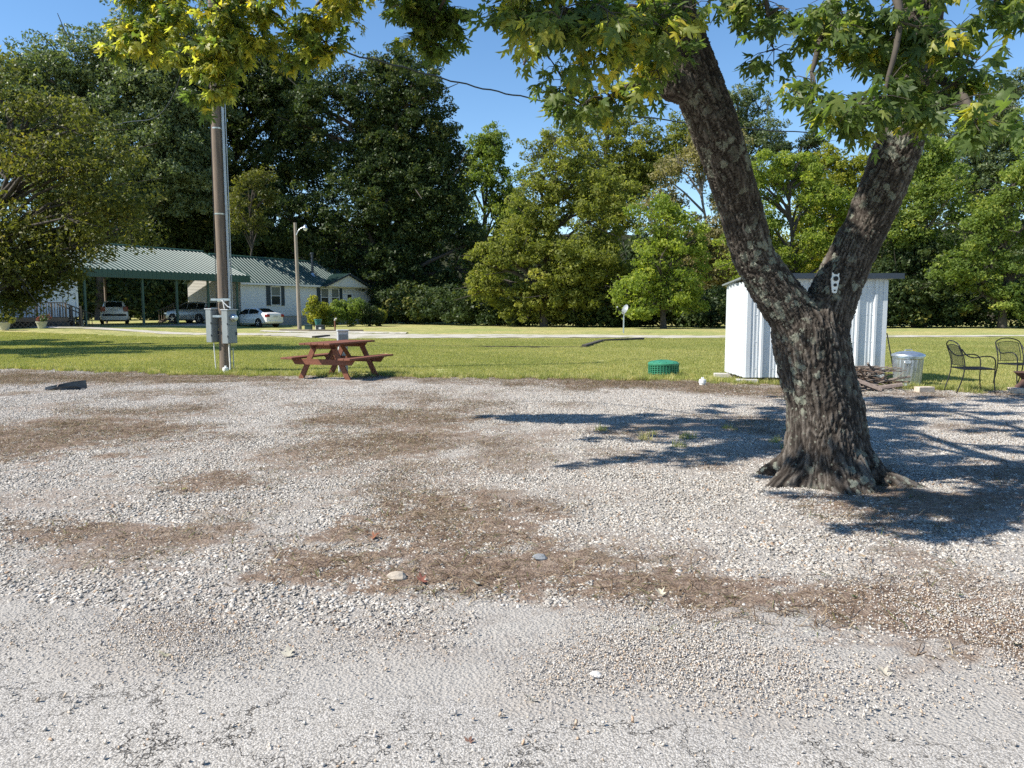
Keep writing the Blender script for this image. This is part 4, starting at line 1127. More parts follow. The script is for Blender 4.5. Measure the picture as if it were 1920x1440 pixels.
meter(-.255, -.04, R(58), .20, .19, .76, .68, "plain grey breaker box on the far side of the utility pole")
def pvc_cap(x, y, label):
    e = tag(empty("cleanout_cap", (x, y, 0)), label, "pipe cap")
    MB().lathe([(.058, -.05), (.058, .05), (.068, .052), (.068, .10), (.060, .105)], 16).build("pipe", M['pvc'], e, True)
    b = MB().lathe([(.062, .104), (.062, .125), (.03, .13)], 16); b.box((0, 0, .145), (.04, .04, .04)); b.build("plug", M['pvc'], e)
pvc_cap(-6.50, 17.50, "white plastic cleanout cap at the foot of the utility pole")
pvc_cap(3.60, 14.55, "white plastic cleanout cap on the gravel near the shed")

# ================================================================== SEPTIC RISER
sp = tag(empty("septic_riser", (3.29, 16.75, .05)), "round green plastic septic riser with domed lid in the lawn", "septic riser")
MB().lathe([(.30, -.06), (.30, .19), (.29, .20)], 40).build("barrel", M['green_plastic'], sp, True)
b = MB()
for k in range(5): b.lathe([(.300, .015 + k * .04), (.327, .018 + k * .04), (.327, .028 + k * .04), (.300, .031 + k * .04)], 40)
b.build("rib_rings", M['green_plastic'], sp)
vr = MB().box((.315, 0, .10), (.03, .014, .2)); ro = vr.build("rib", M['green_plastic'], sp)
for k in range(1, 32): link_copy(ro, sp, rot=(0, 0, 2 * math.pi * k / 32))
lid = MB().lathe([(.335, .195), (.338, .205), (.335, .232), (.30, .255), (.22, .277), (.12, .292), (.02, .296)], 40).build("lid", M['green_plastic'], sp, True)
b = MB()
for k in range(12):
    a = 2 * math.pi * k / 12; b.beam((.07 * math.cos(a), .07 * math.sin(a), .296), (.30 * math.cos(a), .30 * math.sin(a), .258), .018, .014)
b.build("lid_ribs", M['green_plastic'], lid)

# dark metal tray on the gravel
tr = tag(empty("metal_tray", (-7.95, 13.72, .0), .12), "low dark metal trough half sunk in the gravel, empty", "trough")
MB().add([(-.28, -.10, .02), (.28, -.05, .02), (.30, .16, .02), (-.22, .18, .02)], [(0, 1, 2, 3)]).build("floor", M['dark_metal'], tr)
MB().prism([(-.30, -.10, 0), (.22, -.12, 0), (.29, -.05, .05), (.22, -.10, .085), (-.12, -.10, .075), (-.30, -.09, .075)], (0, .02, 0)).build("front_side", M['dark_metal'], tr)
MB().prism([(-.26, .18, 0), (.27, .20, 0), (.25, .20, .165), (.02, .19, .14), (-.20, .18, .095)], (.0, .02, 0)).build("back_side", M['dark_metal'], tr)
MB().prism([(-.30, -.09, 0), (-.26, .18, 0), (-.22, .18, .09), (-.30, -.09, .07)], (-.02, 0, 0)).build("end_side", M['grey_box'], tr)

# ================================================================== IRON CHAIRS
def curve(pts, n=6):
    pts = [Vector(p) for p in pts]; out = []
    for i in range(len(pts) - 1):
        p0 = pts[max(i - 1, 0)]; p1 = pts[i]; p2 = pts[i + 1]; p3 = pts[min(i + 2, len(pts) - 1)]
        for k in range(n):
            t = k / n; out.append(.5 * ((2 * p1) + (-p0 + p2) * t + (2 * p0 - 5 * p1 + 4 * p2 - p3) * t * t + (-p0 + 3 * p1 - 3 * p2 + p3) * t ** 3))
    out.append(pts[-1]); return out
def m_meshfab():
    m, nt, b = mat('expanded_metal_mesh')
    b.inputs["Base Color"].default_value = (.014, .015, .017, 1); b.inputs["Roughness"].default_value = .5
    return m
M['fabmesh'] = m_meshfab()
def make_chair(loc, rz_, label):
    """faces +x, width along y"""
    c = tag(empty("patio_chair", loc, rz_), label, "chair", "black iron patio chairs")
    w = .27; r = .0105
    for s in (-1, 1):
        MB().tube(curve([(-.34, s * (w - .01), 0), (-.27, s * w, .22), (-.235, s * w, .42), (-.255, s * w, .60), (-.33, s * (w - .01), .80), (-.35, s * (w - .07), .855)]), r, 8).build("back_leg", M['black_iron'], c, True)
        MB().tube(curve([(.27, s * w, 0), (.245, s * w, .22), (.245, s * w, .42), (.235, s * (w + .015), .57), (.16, s * (w + .03), .635), (.03, s * (w + .03), .635), (-.12, s * (w + .02), .615), (-.22, s * (w + .005), .66), (-.30, s * w, .76)]), r, 8).build("arm_and_front_leg", M['black_iron'], c, True)
    MB().tube(curve([(-.35, -(w - .07), .855), (-.365, -.1, .885), (-.368, 0, .892), (-.365, .1, .885), (-.35, (w - .07), .855)]), r, 8).build("top_rail", M['black_iron'], c, True)
    MB().tube([(-.235, -w, .415), (.245, -w, .42), (.245, w, .42), (-.235, w, .415), (-.235, -w, .415)], r, 8).build("seat_frame", M['black_iron'], c, True)
    b = MB()
    for k in range(1, 44):
        t = k / 44; x = -.235 + .48 * t; b.beam((x, -w, .419), (x, w, .419), .0024, .003)
    for k in range(1, 40):
        y = -w + 2 * w * k / 40; b.beam((-.235, y, .417), (.245, y, .422), .0035, .003)
    b.build("seat_mesh", M['fabmesh'], c)
    def bp(y, z):
        t = (z - .47) / .35
        return Vector((-.238 - .018 * t - .085 * t * t, y, z))
    top = lambda y: .80 + .028 * (1 - (y / .215) ** 2)
    fr = [bp(-.215, .49)] + [bp(-.215, .47 + .33 * k / 8) for k in range(1, 9)] + [bp(y, top(y)) for y in np.linspace(-.215, .215, 11)] + [bp(.215, .80 - .33 * k / 8) for k in range(9)] + [bp(.215, .47), bp(-.215, .47), bp(-.215, .49)]
    MB().tube(fr, .006, 6).build("back_frame", M['black_iron'], c, True)
    b = MB()
    for k in range(1, 36):
        y = -.215 + .43 * k / 36
        pts = [bp(y, .47 + (top(y) - .47) * q / 6) for q in range(7)]
        for q in range(6): b.beam(pts[q], pts[q + 1], .0016, .0016)
    for k in range(1, 28):
        z = .47 + .33 * k / 28; b.beam(bp(-.213, z), bp(.213, z), .0016, .0016)
    b.build("back_mesh", M['fabmesh'], c)
    for s in (-1, 1):
        b = MB(); b.beam((-.236, s * .215, .47), (-.236, s * w, .47), .01, .01); b.beam((-.32, s * .215, .78), (-.32, s * (w - .005), .78), .01, .01); b.build("back_bracket", M['black_iron'], c)
    return c
make_chair((7.95, 13.32, .012), R(-8), "black iron patio chair turned sideways beside the trash can")
make_chair((9.55, 14.5, .0), R(-82), "black iron patio chair at the right edge facing the camera")
# fire urn on a paver
o = MB().box((0, 0, .05), (.42, .2, .10)).build("paver_block", M['paver'], bevel=.006); o.location = (8.72, 13.12, .01); tag(o, "pale paver block under the rusty fire urn at the right edge", "block")
ur = tag(empty("fire_urn", (8.82, 13.2, .11)), "rusty brown cast iron fire urn standing on a paver", "fire urn")
MB().lathe([(.17, 0), (.165, .02), (.12, .06), (.085, .12), (.08, .15), (.11, .18)], 28).build("foot", M['iron_rust'], ur, True)
MB().lathe([(.11, .18), (.15, .21), (.19, .25), (.20, .255), (.20, .265), (.18, .262), (.14, .22), (.05, .19)], 28).build("bowl", M['iron_rust'], ur, True)

# bracket on the maple trunk is placed after the trunk is built

# ================================================================== YARD ITEMS
lp = tag(empty("yard_light", (-13.81, 50.4, 0)), "weathered grey wooden yard light pole in front of the house", "light pole")
MB().tube([(0, 0, -.1), (-.05, 0, 3.4), (-.11, 0, 6.95)], [.14, .115, .10], 12).build("pole", M['lamp_wood'], lp, True)
MB().tube(curve([(-.02, -.1, 6.15), (.12, -.1, 6.45), (.34, -.1, 6.62), (.48, -.1, 6.66)]), .028, 8).build("arm", M['galv'], lp, True)
hd = MB().lathe([(.02, .16), (.09, .12), (.10, .0), (.16, -.06), (.15, -.12)], 14, (.56, -.1, 6.66)).build("lamp_head", M['galv'], lp, True)
MB().lathe([(.10, -.05), (.12, -.16), (.06, -.24), (.01, -.25)], 14, (.56, -.1, 6.66)).build("refractor", M['pvc'], hd, True)
MB().tube([(.13, -.05, 0), (.10, -.05, .7), (.06, -.05, 1.6)], .035, 8).build("side_post", M['lamp_wood'], lp, True)
def simple_box(name, label, cat, loc, dims, m, capm=None, rz_=0.0):
    e = tag(empty(name, loc, rz_), label, cat)
    MB().box((0, 0, dims[2] / 2), dims).build("body", m, e, bevel=.015)
    MB().box((0, 0, dims[2] + .02), (dims[0] + .04, dims[1] + .04, .05)).build("cover", capm or m, e, bevel=.01)
    return e
simple_box("utility_box", "dark grey-green utility box at the foot of the yard light", "utility box", (-13.2, 50.3, 0), (.42, .4, .38), M['dark_green_plastic'])
e = simple_box("utility_box", "dark utility box with a pale sticker under the green planter", "utility box", (-12.45, 50.4, 0), (.52, .45, .36), M['dark_metal'])
MB().box((.02, -.232, .2), (.16, .012, .12)).build("sticker", M['pvc'], e)
pt = tag(empty("planter", (-12.8, 51.2, .36)), "teal plastic planter tub raised beside the yard light", "planter")
MB().lathe([(.16, 0), (.24, .36), (.27, .37), (.27, .41), (.22, .41), (.21, .36)], 18).build("tub", M['teal'], pt, True)
o = MB().lathe([(.2, 0), (.2, .36)], 12).build("stand", M['concrete'], pt); o.location = (0, 0, -.36)
for k, (a, c, lab) in enumerate((((-15.0, 50.0), (-12.9, 49.6), "grey landscape timber lying at the foot of the yard light"), ((-12.9, 49.3), (-9.5, 49.5), "long grey landscape timber past the yard light and rusty pipe"), ((-15.0, 50.6), (-14.0, 50.4), "short pale timber behind the yard light foot"))):
    o = MB().beam((a[0], a[1], .07), (c[0], c[1], .07), .14, .13).build("landscape_timber", M['timber']); tag(o, lab, "timber", "timbers by the yard light")
rp = tag(empty("rusty_pipe", (-11.28, 49.4, 0)), "rusty standpipe with a pale cap in the lawn", "pipe")
MB().tube([(0, 0, -.05), (0, 0, .72)], .05, 10).build("pipe", M['rust_pipe'], rp, True)
MB().tube([(0, 0, .70), (.03, 0, .80), (.12, 0, .83)], .055, 10).build("cap", M['concrete'], rp, True)
# satellite dish
sdh = tag(empty("satellite_dish", (6.65, 46.2, 0)), "grey satellite dish on a thin post at the woods' edge", "satellite dish")
MB().tube([(0, 0, 0), (0, 0, .95)], .045, 10).tube([(0, 0, .95), (.04, .0, 1.3)], .03, 8).build("post", M['galv'], sdh, True)
mt = Euler((R(68), 0, R(-66))).to_matrix()
MB().lathe([(.03, .09), (.12, .07), (.22, .035), (.30, 0), (.305, .008), (.22, .045), (.1, .085), (.03, .1)], 24, (.07, .03, 1.42), mt).build("dish", M['grey_box'], sdh, True)
MB().tube([(.05, .0, 1.2), (-.30, -.22, 1.35), (-.42, -.3, 1.52)], .018, 8).build("feed_arm", M['dark_metal'], sdh, True)
MB().box((-.43, -.31, 1.55), (.08, .12, .08)).build("receiver", M['grey_box2'], sdh, bevel=.02)
# old timbers, and a dark strip added for a shallow dip in the lawn
for (a, b_, lab) in (((1095, 652), (1128, 642), "dark rotting timber lying aslant in the lawn"), ((1130, 641), (1205, 638), "dark sunken timber at the edge of the pale drive"), ((588, 634), (616, 632), "dark flat board lying on the lawn behind the picnic table")):
    p, q = G(*a), G(*b_)
    o = MB().beam((p.x, p.y, .05), (q.x, q.y, .06), .18, .12).build("old_timber", M['dark_timber']); tag(o, lab, "timber")
p, q = G(690, 649), G(1092, 652)
b = MB()
for k in range(30):
    t0, t1 = k / 30, (k + 1) / 30
    a, c = p.lerp(q, t0), p.lerp(q, t1); b.beam((a.x, a.y + random.uniform(-.05, .05), .02), (c.x, c.y + random.uniform(-.05, .05), .02), .06, .045)
tag(b.build("lawn_dip_strip", M['dark_timber']), "long thin dark strip standing in for a dip across the lawn", "edging")
# porch pots and shrubs' flowers
def tri_leaves(pos, nrm, L, W, rng):
    n = len(pos); t = rng.normal(size=(n, 3)); t = unit(t - nrm * (t * nrm).sum(1, keepdims=True)); b = np.cross(nrm, t)
    L = L[:, None] * 1.15; W = W[:, None] * 1.25
    v = np.empty((n, 3, 3)); v[:, 0] = pos - t * L; v[:, 1] = pos + b * W + t * L * .35; v[:, 2] = pos - b * W * .9 + t * L * .8
    return v.reshape(-1, 3), np.arange(n * 3).reshape(n, 3)
def leaf_cloud(cen, rad, n, size, rng, jitter=.8, up=.35, shell=.55, asp=.55, tri=True):
    cen = np.asarray(cen, float); rad = np.asarray(rad, float)
    if rad.ndim == 1: rad = np.repeat(rad[:, None], 3, 1)
    wgt = (rad[:, 0] * rad[:, 2]); wgt = wgt / wgt.sum()
    k = rng.choice(len(cen), n, p=wgt)
    d = unit(rng.normal(size=(n, 3))); r = rng.random(n) ** (1 / 3.) * (1 - shell) + shell * rng.random(n) ** .15
    pos = cen[k] + d * rad[k] * r[:, None]
    nrm = unit(d * .7 + rng.normal(size=(n, 3)) * jitter + np.array([0, 0, up]))
    L = size * rng.uniform(.6, 1.35, n)
    v, f = (tri_leaves if tri else quad_leaves)(pos, nrm, L, L * asp, rng)
    ct = rng.normal(.5, .15, len(cen))
    t = np.clip(ct[k] + rng.normal(0, .14, n), 0, 1)
    return v, f, t
M['flower'] = leafmat('flower_petals', [(0, (.05, .10, .03)), (.5, (.10, .15, .05)), (.7, (.32, .09, .09)), (1, (.45, .20, .18))], .2, 1.2)
M['yellow_plant'] = leafmat('yellow_plant', [(0, (.08, .12, .03)), (.6, (.26, .26, .05)), (1, (.45, .38, .06))], .25, 1.3)
for (px, py, Y, m, r, lab) in ((8, 606, 41.6, M['yellow_plant'], .30, "cream pot of yellow-green leaves at the left edge by the porch"), (78, 606, 44.0, M['flower'], .28, "cream pot of reddish flowers in front of the porch rail"), (151, 607, 47.6, None, .24, "empty cream pot at the porch corner")):
    w = at(px, py, Y)
    zb = .31
    e = tag(empty("flower_pot", (w.x, Y, zb)), lab, "flower pot", "pots by the porch")
    MB().lathe([(r * .62, 0), (r, .36), (r * 1.08, .37), (r * 1.08, .42), (r * .9, .42), (r * .85, .34)], 18).build("pot", M['terracotta'], e, True)
    if m:
        cs = [(random.gauss(0, .2), random.gauss(0, .2), .55 + random.uniform(-.05, .25)) for _ in range(9)]
        v, f, t = leaf_cloud(cs, [.16] * 9, 420, .06, RNG)
        np_mesh("plant", v, f, m, t, e)

# overhead service cable
pts = [Vector((-6.55, 17.9, 9.25)), at(520, 40, 18.7), at(640, 95, 19.5), at(740, 122, 20.4), at(830, 147, 21.3), at(920, 169, 22.2), at(1010, 187, 23.0), at(1150, 212, 24.6), at(1300, 231, 26.6), at(1440, 244, 29), at(1600, 252, 32), at(1800, 252, 37), at(2050, 240, 46)]
cv = curve(pts, 6)
o = MB().tube([p + Vector((0, 0, .02 * math.sin(i * 1.7))) for i, p in enumerate(cv)], .022, 6).build("power_cable", M['cable'], None, True); tag(o, "black twisted service cable running from the utility pole across the sky", "cable")
o = MB().tube(curve([Vector((-6.7, 17.95, 8.9)), at(310, 204, 26), at(225, 232, 36), at(120, 262, 50)], 8), .014, 6).build("power_cable", M['cable'], None, True); tag(o, "thin cable dropping from the utility pole towards the carport house", "cable")

# chain-link fence beyond the house
fn = tag(empty("chain_link_fence", (0, 0, 0)), "chain-link fence in the shade beyond the house's right end", "fence")
fa, fb = Vector((-12.6, 76.5, 0)), Vector((2.0, 77.5, 0))
for k in range(7):
    p = fa.lerp(fb, k / 6); MB().tube([(p.x, p.y, -.1), (p.x, p.y, 1.28)], .035, 8).build("post", M['galv'], fn, True)
MB().tube([fa + Vector((0, 0, 1.25)), fb + Vector((0, 0, 1.25))], .024, 6).build("top_rail", M['galv'], fn)
b = MB(); L = (fb - fa).length; k = -1.2
while k < L:
    for s in (1, -1):
        x0, x1 = (k, k + 1.2) if s == 1 else (k + 1.2, k)
        a0 = fa.lerp(fb, max(0, min(1, x0 / L))); a1 = fa.lerp(fb, max(0, min(1, x1 / L)))
        b.beam((a0.x, a0.y, .05), (a1.x, a1.y, 1.24), .006, .006)
    k += .22
b.build("wire_mesh", M['galv'], fn)

# ================================================================== BACKGROUND TREES
LM = {
 'dark': leafmat('oak_leaf_dark', [(0, (0.023, 0.041, 0.016)), (0.5, (0.046, 0.071, 0.025)), (0.85, (0.086, 0.113, 0.034)), (1, (0.196, 0.178, 0.046))], 0.28, 1.4, .5, .2),
 'grey': leafmat('leaf_grey_green', [(0, (0.062, 0.094, 0.049)), (0.5, (0.124, 0.163, 0.078)), (1, (0.221, 0.247, 0.117))], 0.36, 1.4, .45, .3),
 'olive': leafmat('leaf_olive', [(0, (0.086, 0.104, 0.026)), (0.5, (0.178, 0.201, 0.047)), (0.85, (0.281, 0.286, 0.065)), (1, (0.367, 0.336, 0.077))], 0.45, 1.6, .55, .15),
 'green': leafmat('leaf_green', [(0, (0.076, 0.12, 0.032)), (0.5, (0.157, 0.213, 0.052)), (0.85, (0.257, 0.304, 0.074)), (1, (0.391, 0.374, 0.086))], 0.45, 1.6, .55, .15),
 'bright': leafmat('leaf_bright', [(0, (0.1, 0.147, 0.031)), (0.5, (0.2, 0.255, 0.05)), (0.85, (0.32, 0.356, 0.071)), (1, (0.44, 0.425, 0.084))], 0.48, 1.7, .55, .15),
 'yellow': leafmat('leaf_yellow_green', [(0, (0.094, 0.115, 0.022)), (0.5, (0.21, 0.227, 0.037)), (0.85, (0.326, 0.316, 0.05)), (1, (0.462, 0.391, 0.062))], 0.46, 1.7, .55, .15),
 'walnut': leafmat('leaf_walnut', [(0, (.050, .062, .018)), (.5, (.110, .120, .030)), (.85, (.18, .175, .042)), (1, (.27, .22, .05))], .4, 1.6, .5, .2),
 'brown': leafmat('leaf_brownish', [(0, (0.125, 0.117, 0.057)), (0.5, (0.25, 0.225, 0.11)), (1, (0.388, 0.338, 0.175))], 0.38, 1.4, .6, .15),
}
def tree(name, label, px, Y, lobes, kind, dens=1.0, leaf=.20, trunk_r=.28, seed=0, bark='bark_far', group="trees along the woods' edge", drop=0.0, trunk_px=None, clr=.9):
    rng = np.random.default_rng(900 + seed)
    bx = at(trunk_px if trunk_px is not None else px, 600, Y).x; gz = float(ter(bx, Y))
    root = tag(empty(name, (bx, Y, gz)), label, "tree", group)
    cen = []; rad = []; tops = []
    sub_ = []
    for (lx, ly, rx, ry) in lobes:
        for q in range(6 if kind in ('dark', 'grey') else 5):
            k_ = rng.uniform(.42, .80) if kind in ('dark', 'grey') else rng.uniform(.42, .74); sub_.append((lx + rng.normal(0, .42) * rx, ly + rng.normal(0, .42) * ry, rx * k_ * rng.uniform(.85, 1.2), ry * k_ * rng.uniform(.8, 1.15)))
    for (lx, ly, rx, ry) in sub_:
        w = at(lx, ly, Y); w.y += rng.normal(0, .8)
        ax, az = rx * Y / F, ry * Y / F; ay = (ax + az) / 2 * .85
        c = np.array([w.x - bx, w.y - Y, w.z - gz]); tops.append((c, ax, az))
        m = int(max(6, ax * az * 5.0 * clr))
        d = unit(rng.normal(size=(m, 3))); d[:, 1] = -np.abs(d[:, 1]) * .9 + .35 * rng.random(m) * np.sign(rng.normal(size=m)); d = unit(d)
        q = c + d * np.array([ax, ay, az]) * (rng.random((m, 1)) ** .38) * (.75 + .4 * rng.random((m, 1)))
        cen.append(q); r0 = rng.uniform(.5, 1.2, m) * (.40 + .075 * min(ax, az)); rad.append(np.stack([r0 * 1.25, r0 * 1.25, r0 * .8], 1))
    cen = np.concatenate(cen); rad = np.concatenate(rad)
    cen[:, 2] = np.maximum(cen[:, 2], .4)
    area = sum(a * z * math.pi for _, a, z in tops)
    n = int(area * 112 * dens * (.17 / leaf) ** 1.7)
    v, f, t = leaf_cloud(cen, rad, n, leaf * .72, rng, jitter=.75, up=.3, shell=.3)
    if drop: v = v + 0
    lc_ = np.array([c for c, _, _ in tops]); lr_ = np.array([(a, (a + z) * .42, z) for _, a, z in tops])
    v2, f2, t2 = leaf_cloud(lc_, lr_ * .98, int(n * .16), leaf * .70, rng, jitter=.9, up=.3, shell=.45)
    f = np.concatenate([f, f2 + len(v)]); v = np.concatenate([v, v2]); t = np.concatenate([t, np.clip(rng.normal(.5, .2, len(t2)), 0, 1)])
    low = v[:, 2].reshape(-1, 3).min(1) > .05
    f = f[low]; t = t[low]
    cr = np_mesh("crown", v, f, LM[kind], t, root)
    # trunk and limbs
    H = max(c[2] for c, _, _ in tops)
    b = MB(); sway = rng.normal(0, .25, 6)
    ctr = np.mean([c[:2] for c, _, _ in tops], axis=0)
    path = [(ctr[0] * (k / 5) ** 1.3 * .8 + sway[k] * (k > 0) * .6, ctr[1] * k / 5 * .5, -.2 + H * .9 * k / 5) for k in range(6)]
    b.tube(path, [trunk_r * (1.25 if k == 0 else 1 - .15 * k) for k in range(6)], 10)
    for c, ax, az in tops:
        z0 = max(.15 * H, c[2] - az * 1.1 - .08 * H); tt = min(1, (z0 + .2) / (H * .9)) * 5; i = min(4, int(tt)); fr = tt - i
        p0 = Vector(path[i]).lerp(Vector(path[i + 1]), fr); c_ = Vector(c)
        mid = p0.lerp(c_, .5) + Vector((rng.normal(0, .3), rng.normal(0, .3), .3))
        b.tube([p0, mid, c_], [trunk_r * .5, trunk_r * .34, trunk_r * .15], 7)
        for k in range(4):
            e = c_ + Vector((rng.normal() * ax * .6, rng.normal() * ax * .3 - .2, rng.normal() * az * .6)); b.tube([mid.lerp(c_, .6), e], [trunk_r * .18, trunk_r * .06], 5)
    b.build("trunk", M[bark], root, True)
    return root
tree("oak_tree", "tall grey-green tree rising behind the far left house into the sky", 190, 76, [(190, 150, 130, 120), (275, 75, 90, 75), (70, 210, 120, 110), (340, 170, 90, 100), (160, 320, 170, 130), (310, 320, 130, 130), (30, 130, 50, 45), (380, 90, 60, 70)], 'grey', .95, .21, .5, 1)
tree("walnut_tree", "yellow-green drooping tree in front of the far left house", 20, 27, [(55, 285, 130, 100), (150, 375, 110, 100), (40, 430, 130, 110), (195, 300, 65, 75), (95, 215, 90, 50), (30, 520, 80, 60), (210, 410, 55, 70), (-80, 350, 110, 150), (95, 480, 70, 40), (20, 565, 45, 28), (95, 530, 55, 26), (140, 450, 60, 40)], 'walnut', .62, .095, .15, 2, trunk_px=-60, clr=2.2)
tree("oak_tree", "dark oak directly behind the utility pole", 440, 84, [(430, 150, 110, 80), (520, 130, 95, 85), (400, 280, 120, 110), (540, 290, 120, 120), (450, 420, 150, 110), (320, 400, 110, 120), (560, 200, 70, 80)], 'dark', 1.1, .22, .5, 3)
tree("oak_tree", "very dark broad oak with a rounded right shoulder left of the sky gap", 720, 78, [(625, 190, 85, 90), (715, 155, 85, 65), (800, 230, 70, 80), (838, 285, 42, 55), (690, 320, 130, 110), (790, 380, 90, 110), (630, 440, 110, 100), (760, 500, 110, 90), (650, 540, 100, 60), (850, 500, 55, 80)], 'dark', 1.15, .21, .55, 4)
tree("young_tree", "small yellow-green tree glowing against the dark oaks by the utility pole", 468, 70, [(478, 335, 36, 38), (452, 390, 34, 44), (470, 430, 40, 36), (500, 360, 20, 26)], 'walnut', .6, .16, .14, 5)
tree("ash_tree", "narrow grey-green tree beside the sky gap right of the dark oaks", 905, 90, [(905, 290, 45, 65), (935, 265, 28, 42), (890, 390, 60, 80), (945, 350, 35, 60), (900, 480, 55, 60), (960, 410, 45, 70), (870, 560, 40, 40)], 'green', .95, .21, .3, 6)
tree("hackberry_tree", "olive tree with thin open crown behind the round olive tree", 1130, 86, [(1125, 265, 70, 60), (1190, 245, 60, 50), (1230, 330, 80, 80), (1280, 270, 50, 60), (1170, 330, 70, 60), (1005, 300, 35, 45), (1030, 260, 22, 30), (1130, 220, 30, 28), (1130, 380, 90, 80)], 'olive', .8, .20, .3, 7, 'bark_pale')
tree("mulberry_tree", "broad rounded olive-green tree in the middle of the woods' edge", 1020, 62, [(990, 425, 95, 90), (1085, 385, 95, 85), (965, 520, 90, 62), (1095, 490, 95, 85), (1045, 330, 65, 50), (930, 500, 50, 40), (1030, 540, 100, 50), (1140, 420, 40, 60), (960, 575, 70, 26), (1080, 572, 90, 28), (900, 545, 35, 40)], 'olive', 1.0, .17, .3, 8)
tree("gum_tree", "bright green leafy tree between the olive tree and the shed", 1245, 57, [(1240, 440, 62, 58), (1280, 515, 62, 52), (1215, 535, 50, 45), (1225, 480, 50, 50), (1270, 565, 50, 28), (1210, 580, 50, 20), (1310, 470, 30, 50)], 'bright', .85, .16, .22, 9)
tree("brownish_tree", "thin brownish tree with bare twigs behind the left limb of the maple", 1320, 76, [(1320, 400, 75, 110), (1295, 310, 55, 65), (1345, 500, 70, 80), (1250, 380, 50, 60), (1330, 570, 60, 35)], 'brown', .8, .19, .25, 10, 'bark_pale')
tree("ash_tree", "tall slim grey-green tree seen in the fork of the maple", 1395, 92, [(1398, 190, 34, 55), (1385, 265, 48, 60), (1425, 250, 24, 40), (1390, 350, 60, 60)], 'grey', .8, .20, .3, 11)
tree("maple_tree", "bright yellow-green tree framed in the fork of the big maple", 1480, 66, [(1465, 350, 65, 55), (1440, 440, 65, 75), (1530, 390, 65, 75), (1490, 470, 80, 55), (1510, 310, 40, 30), (1420, 330, 30, 40), (1470, 540, 90, 50)], 'bright', .9, .17, .26, 12)
tree("maple_tree", "yellow-green tree just behind the right limb of the big maple", 1600, 72, [(1600, 330, 75, 60), (1580, 420, 90, 85), (1660, 380, 60, 70), (1560, 300, 40, 35), (1600, 500, 80, 60)], 'yellow', .85, .18, .26, 13)
tree("elm_tree", "mid-green tree with a pale trunk to the right of the maple limb", 1730, 61, [(1725, 350, 80, 75), (1690, 440, 80, 70), (1780, 420, 85, 80), (1745, 290, 50, 40), (1740, 510, 80, 60), (1690, 320, 60, 50)], 'green', .85, .17, .26, 14, 'bark_pale')
tree("ash_tree", "tall hazy grey-green tree at the upper right corner", 1860, 86, [(1850, 230, 65, 75), (1905, 175, 45, 45), (1805, 280, 55, 55), (1930, 260, 60, 70), (1850, 340, 100, 70), (1780, 200, 30, 40), (1870, 420, 90, 70)], 'grey', .8, .20, .35, 15)
tree("elm_tree", "leafy green tree at the right edge behind the chairs", 1880, 57, [(1860, 420, 80, 80), (1915, 350, 70, 70), (1820, 500, 80, 55), (1930, 480, 80, 80), (1880, 560, 90, 40)], 'green', .8, .16, .28, 16)
tree("cedar_tree", "dark shaded tree right of the shed roof above the trash can", 1715, 60, [(1715, 530, 80, 55), (1660, 520, 50, 60), (1690, 480, 55, 40), (1760, 560, 60, 40)], 'dark', 1.0, .16, .2, 17)
tree("pine_tree", "distant dark treetop just above the yellow-green trees in the fork", 1520, 112, [(1520, 268, 26, 14), (1450, 282, 30, 22), (1500, 300, 50, 40)], 'dark', 1.0, .24, .3, 18)
tree("elm_tree", "shaded tree standing just outside the right edge", 2060, 62, [(2050, 400, 110, 110), (2000, 300, 80, 80), (2100, 250, 90, 90), (2040, 520, 110, 70)], 'green', .6, .20, .3, 19)
# shade trees left of the frame (their shadows streak the lawn)
for (X0, Y0, hh, rr, sd_, lab) in ((-22.5, 22.5, 9.0, 3.4, 31, "shade tree beside the lot beyond the left edge, nearer one"), (-27.5, 29.5, 11.0, 3.8, 32, "shade tree on the lawn beyond the left edge, farther one")):
    rng = np.random.default_rng(sd_)
    root = tag(empty("shade_tree", (X0, Y0, 0)), lab, "tree", "shade trees left of the frame")
    m = 46; d = unit(rng.normal(size=(m, 3)))
    cen = np.array([0, 0, hh * .66]) + d * np.array([rr, rr, hh * .34]) * rng.random((m, 1)) ** .4
    v, f, t = leaf_cloud(cen, rng.uniform(.6, 1.1, m), 9000, .17, rng, shell=.3); np_mesh("crown", v, f, LM['green'], t, root)
    b = MB().tube([(0, 0, -.2), (.1, 0, hh * .35), (.2, .1, hh * .8)], [.3, .22, .08], 10)
    for k in range(0, m, 5): b.tube([(.12, 0, hh * .38), Vector(cen[k])], [.1, .03], 6)
    b.build("trunk", M['bark_far'], root, True)

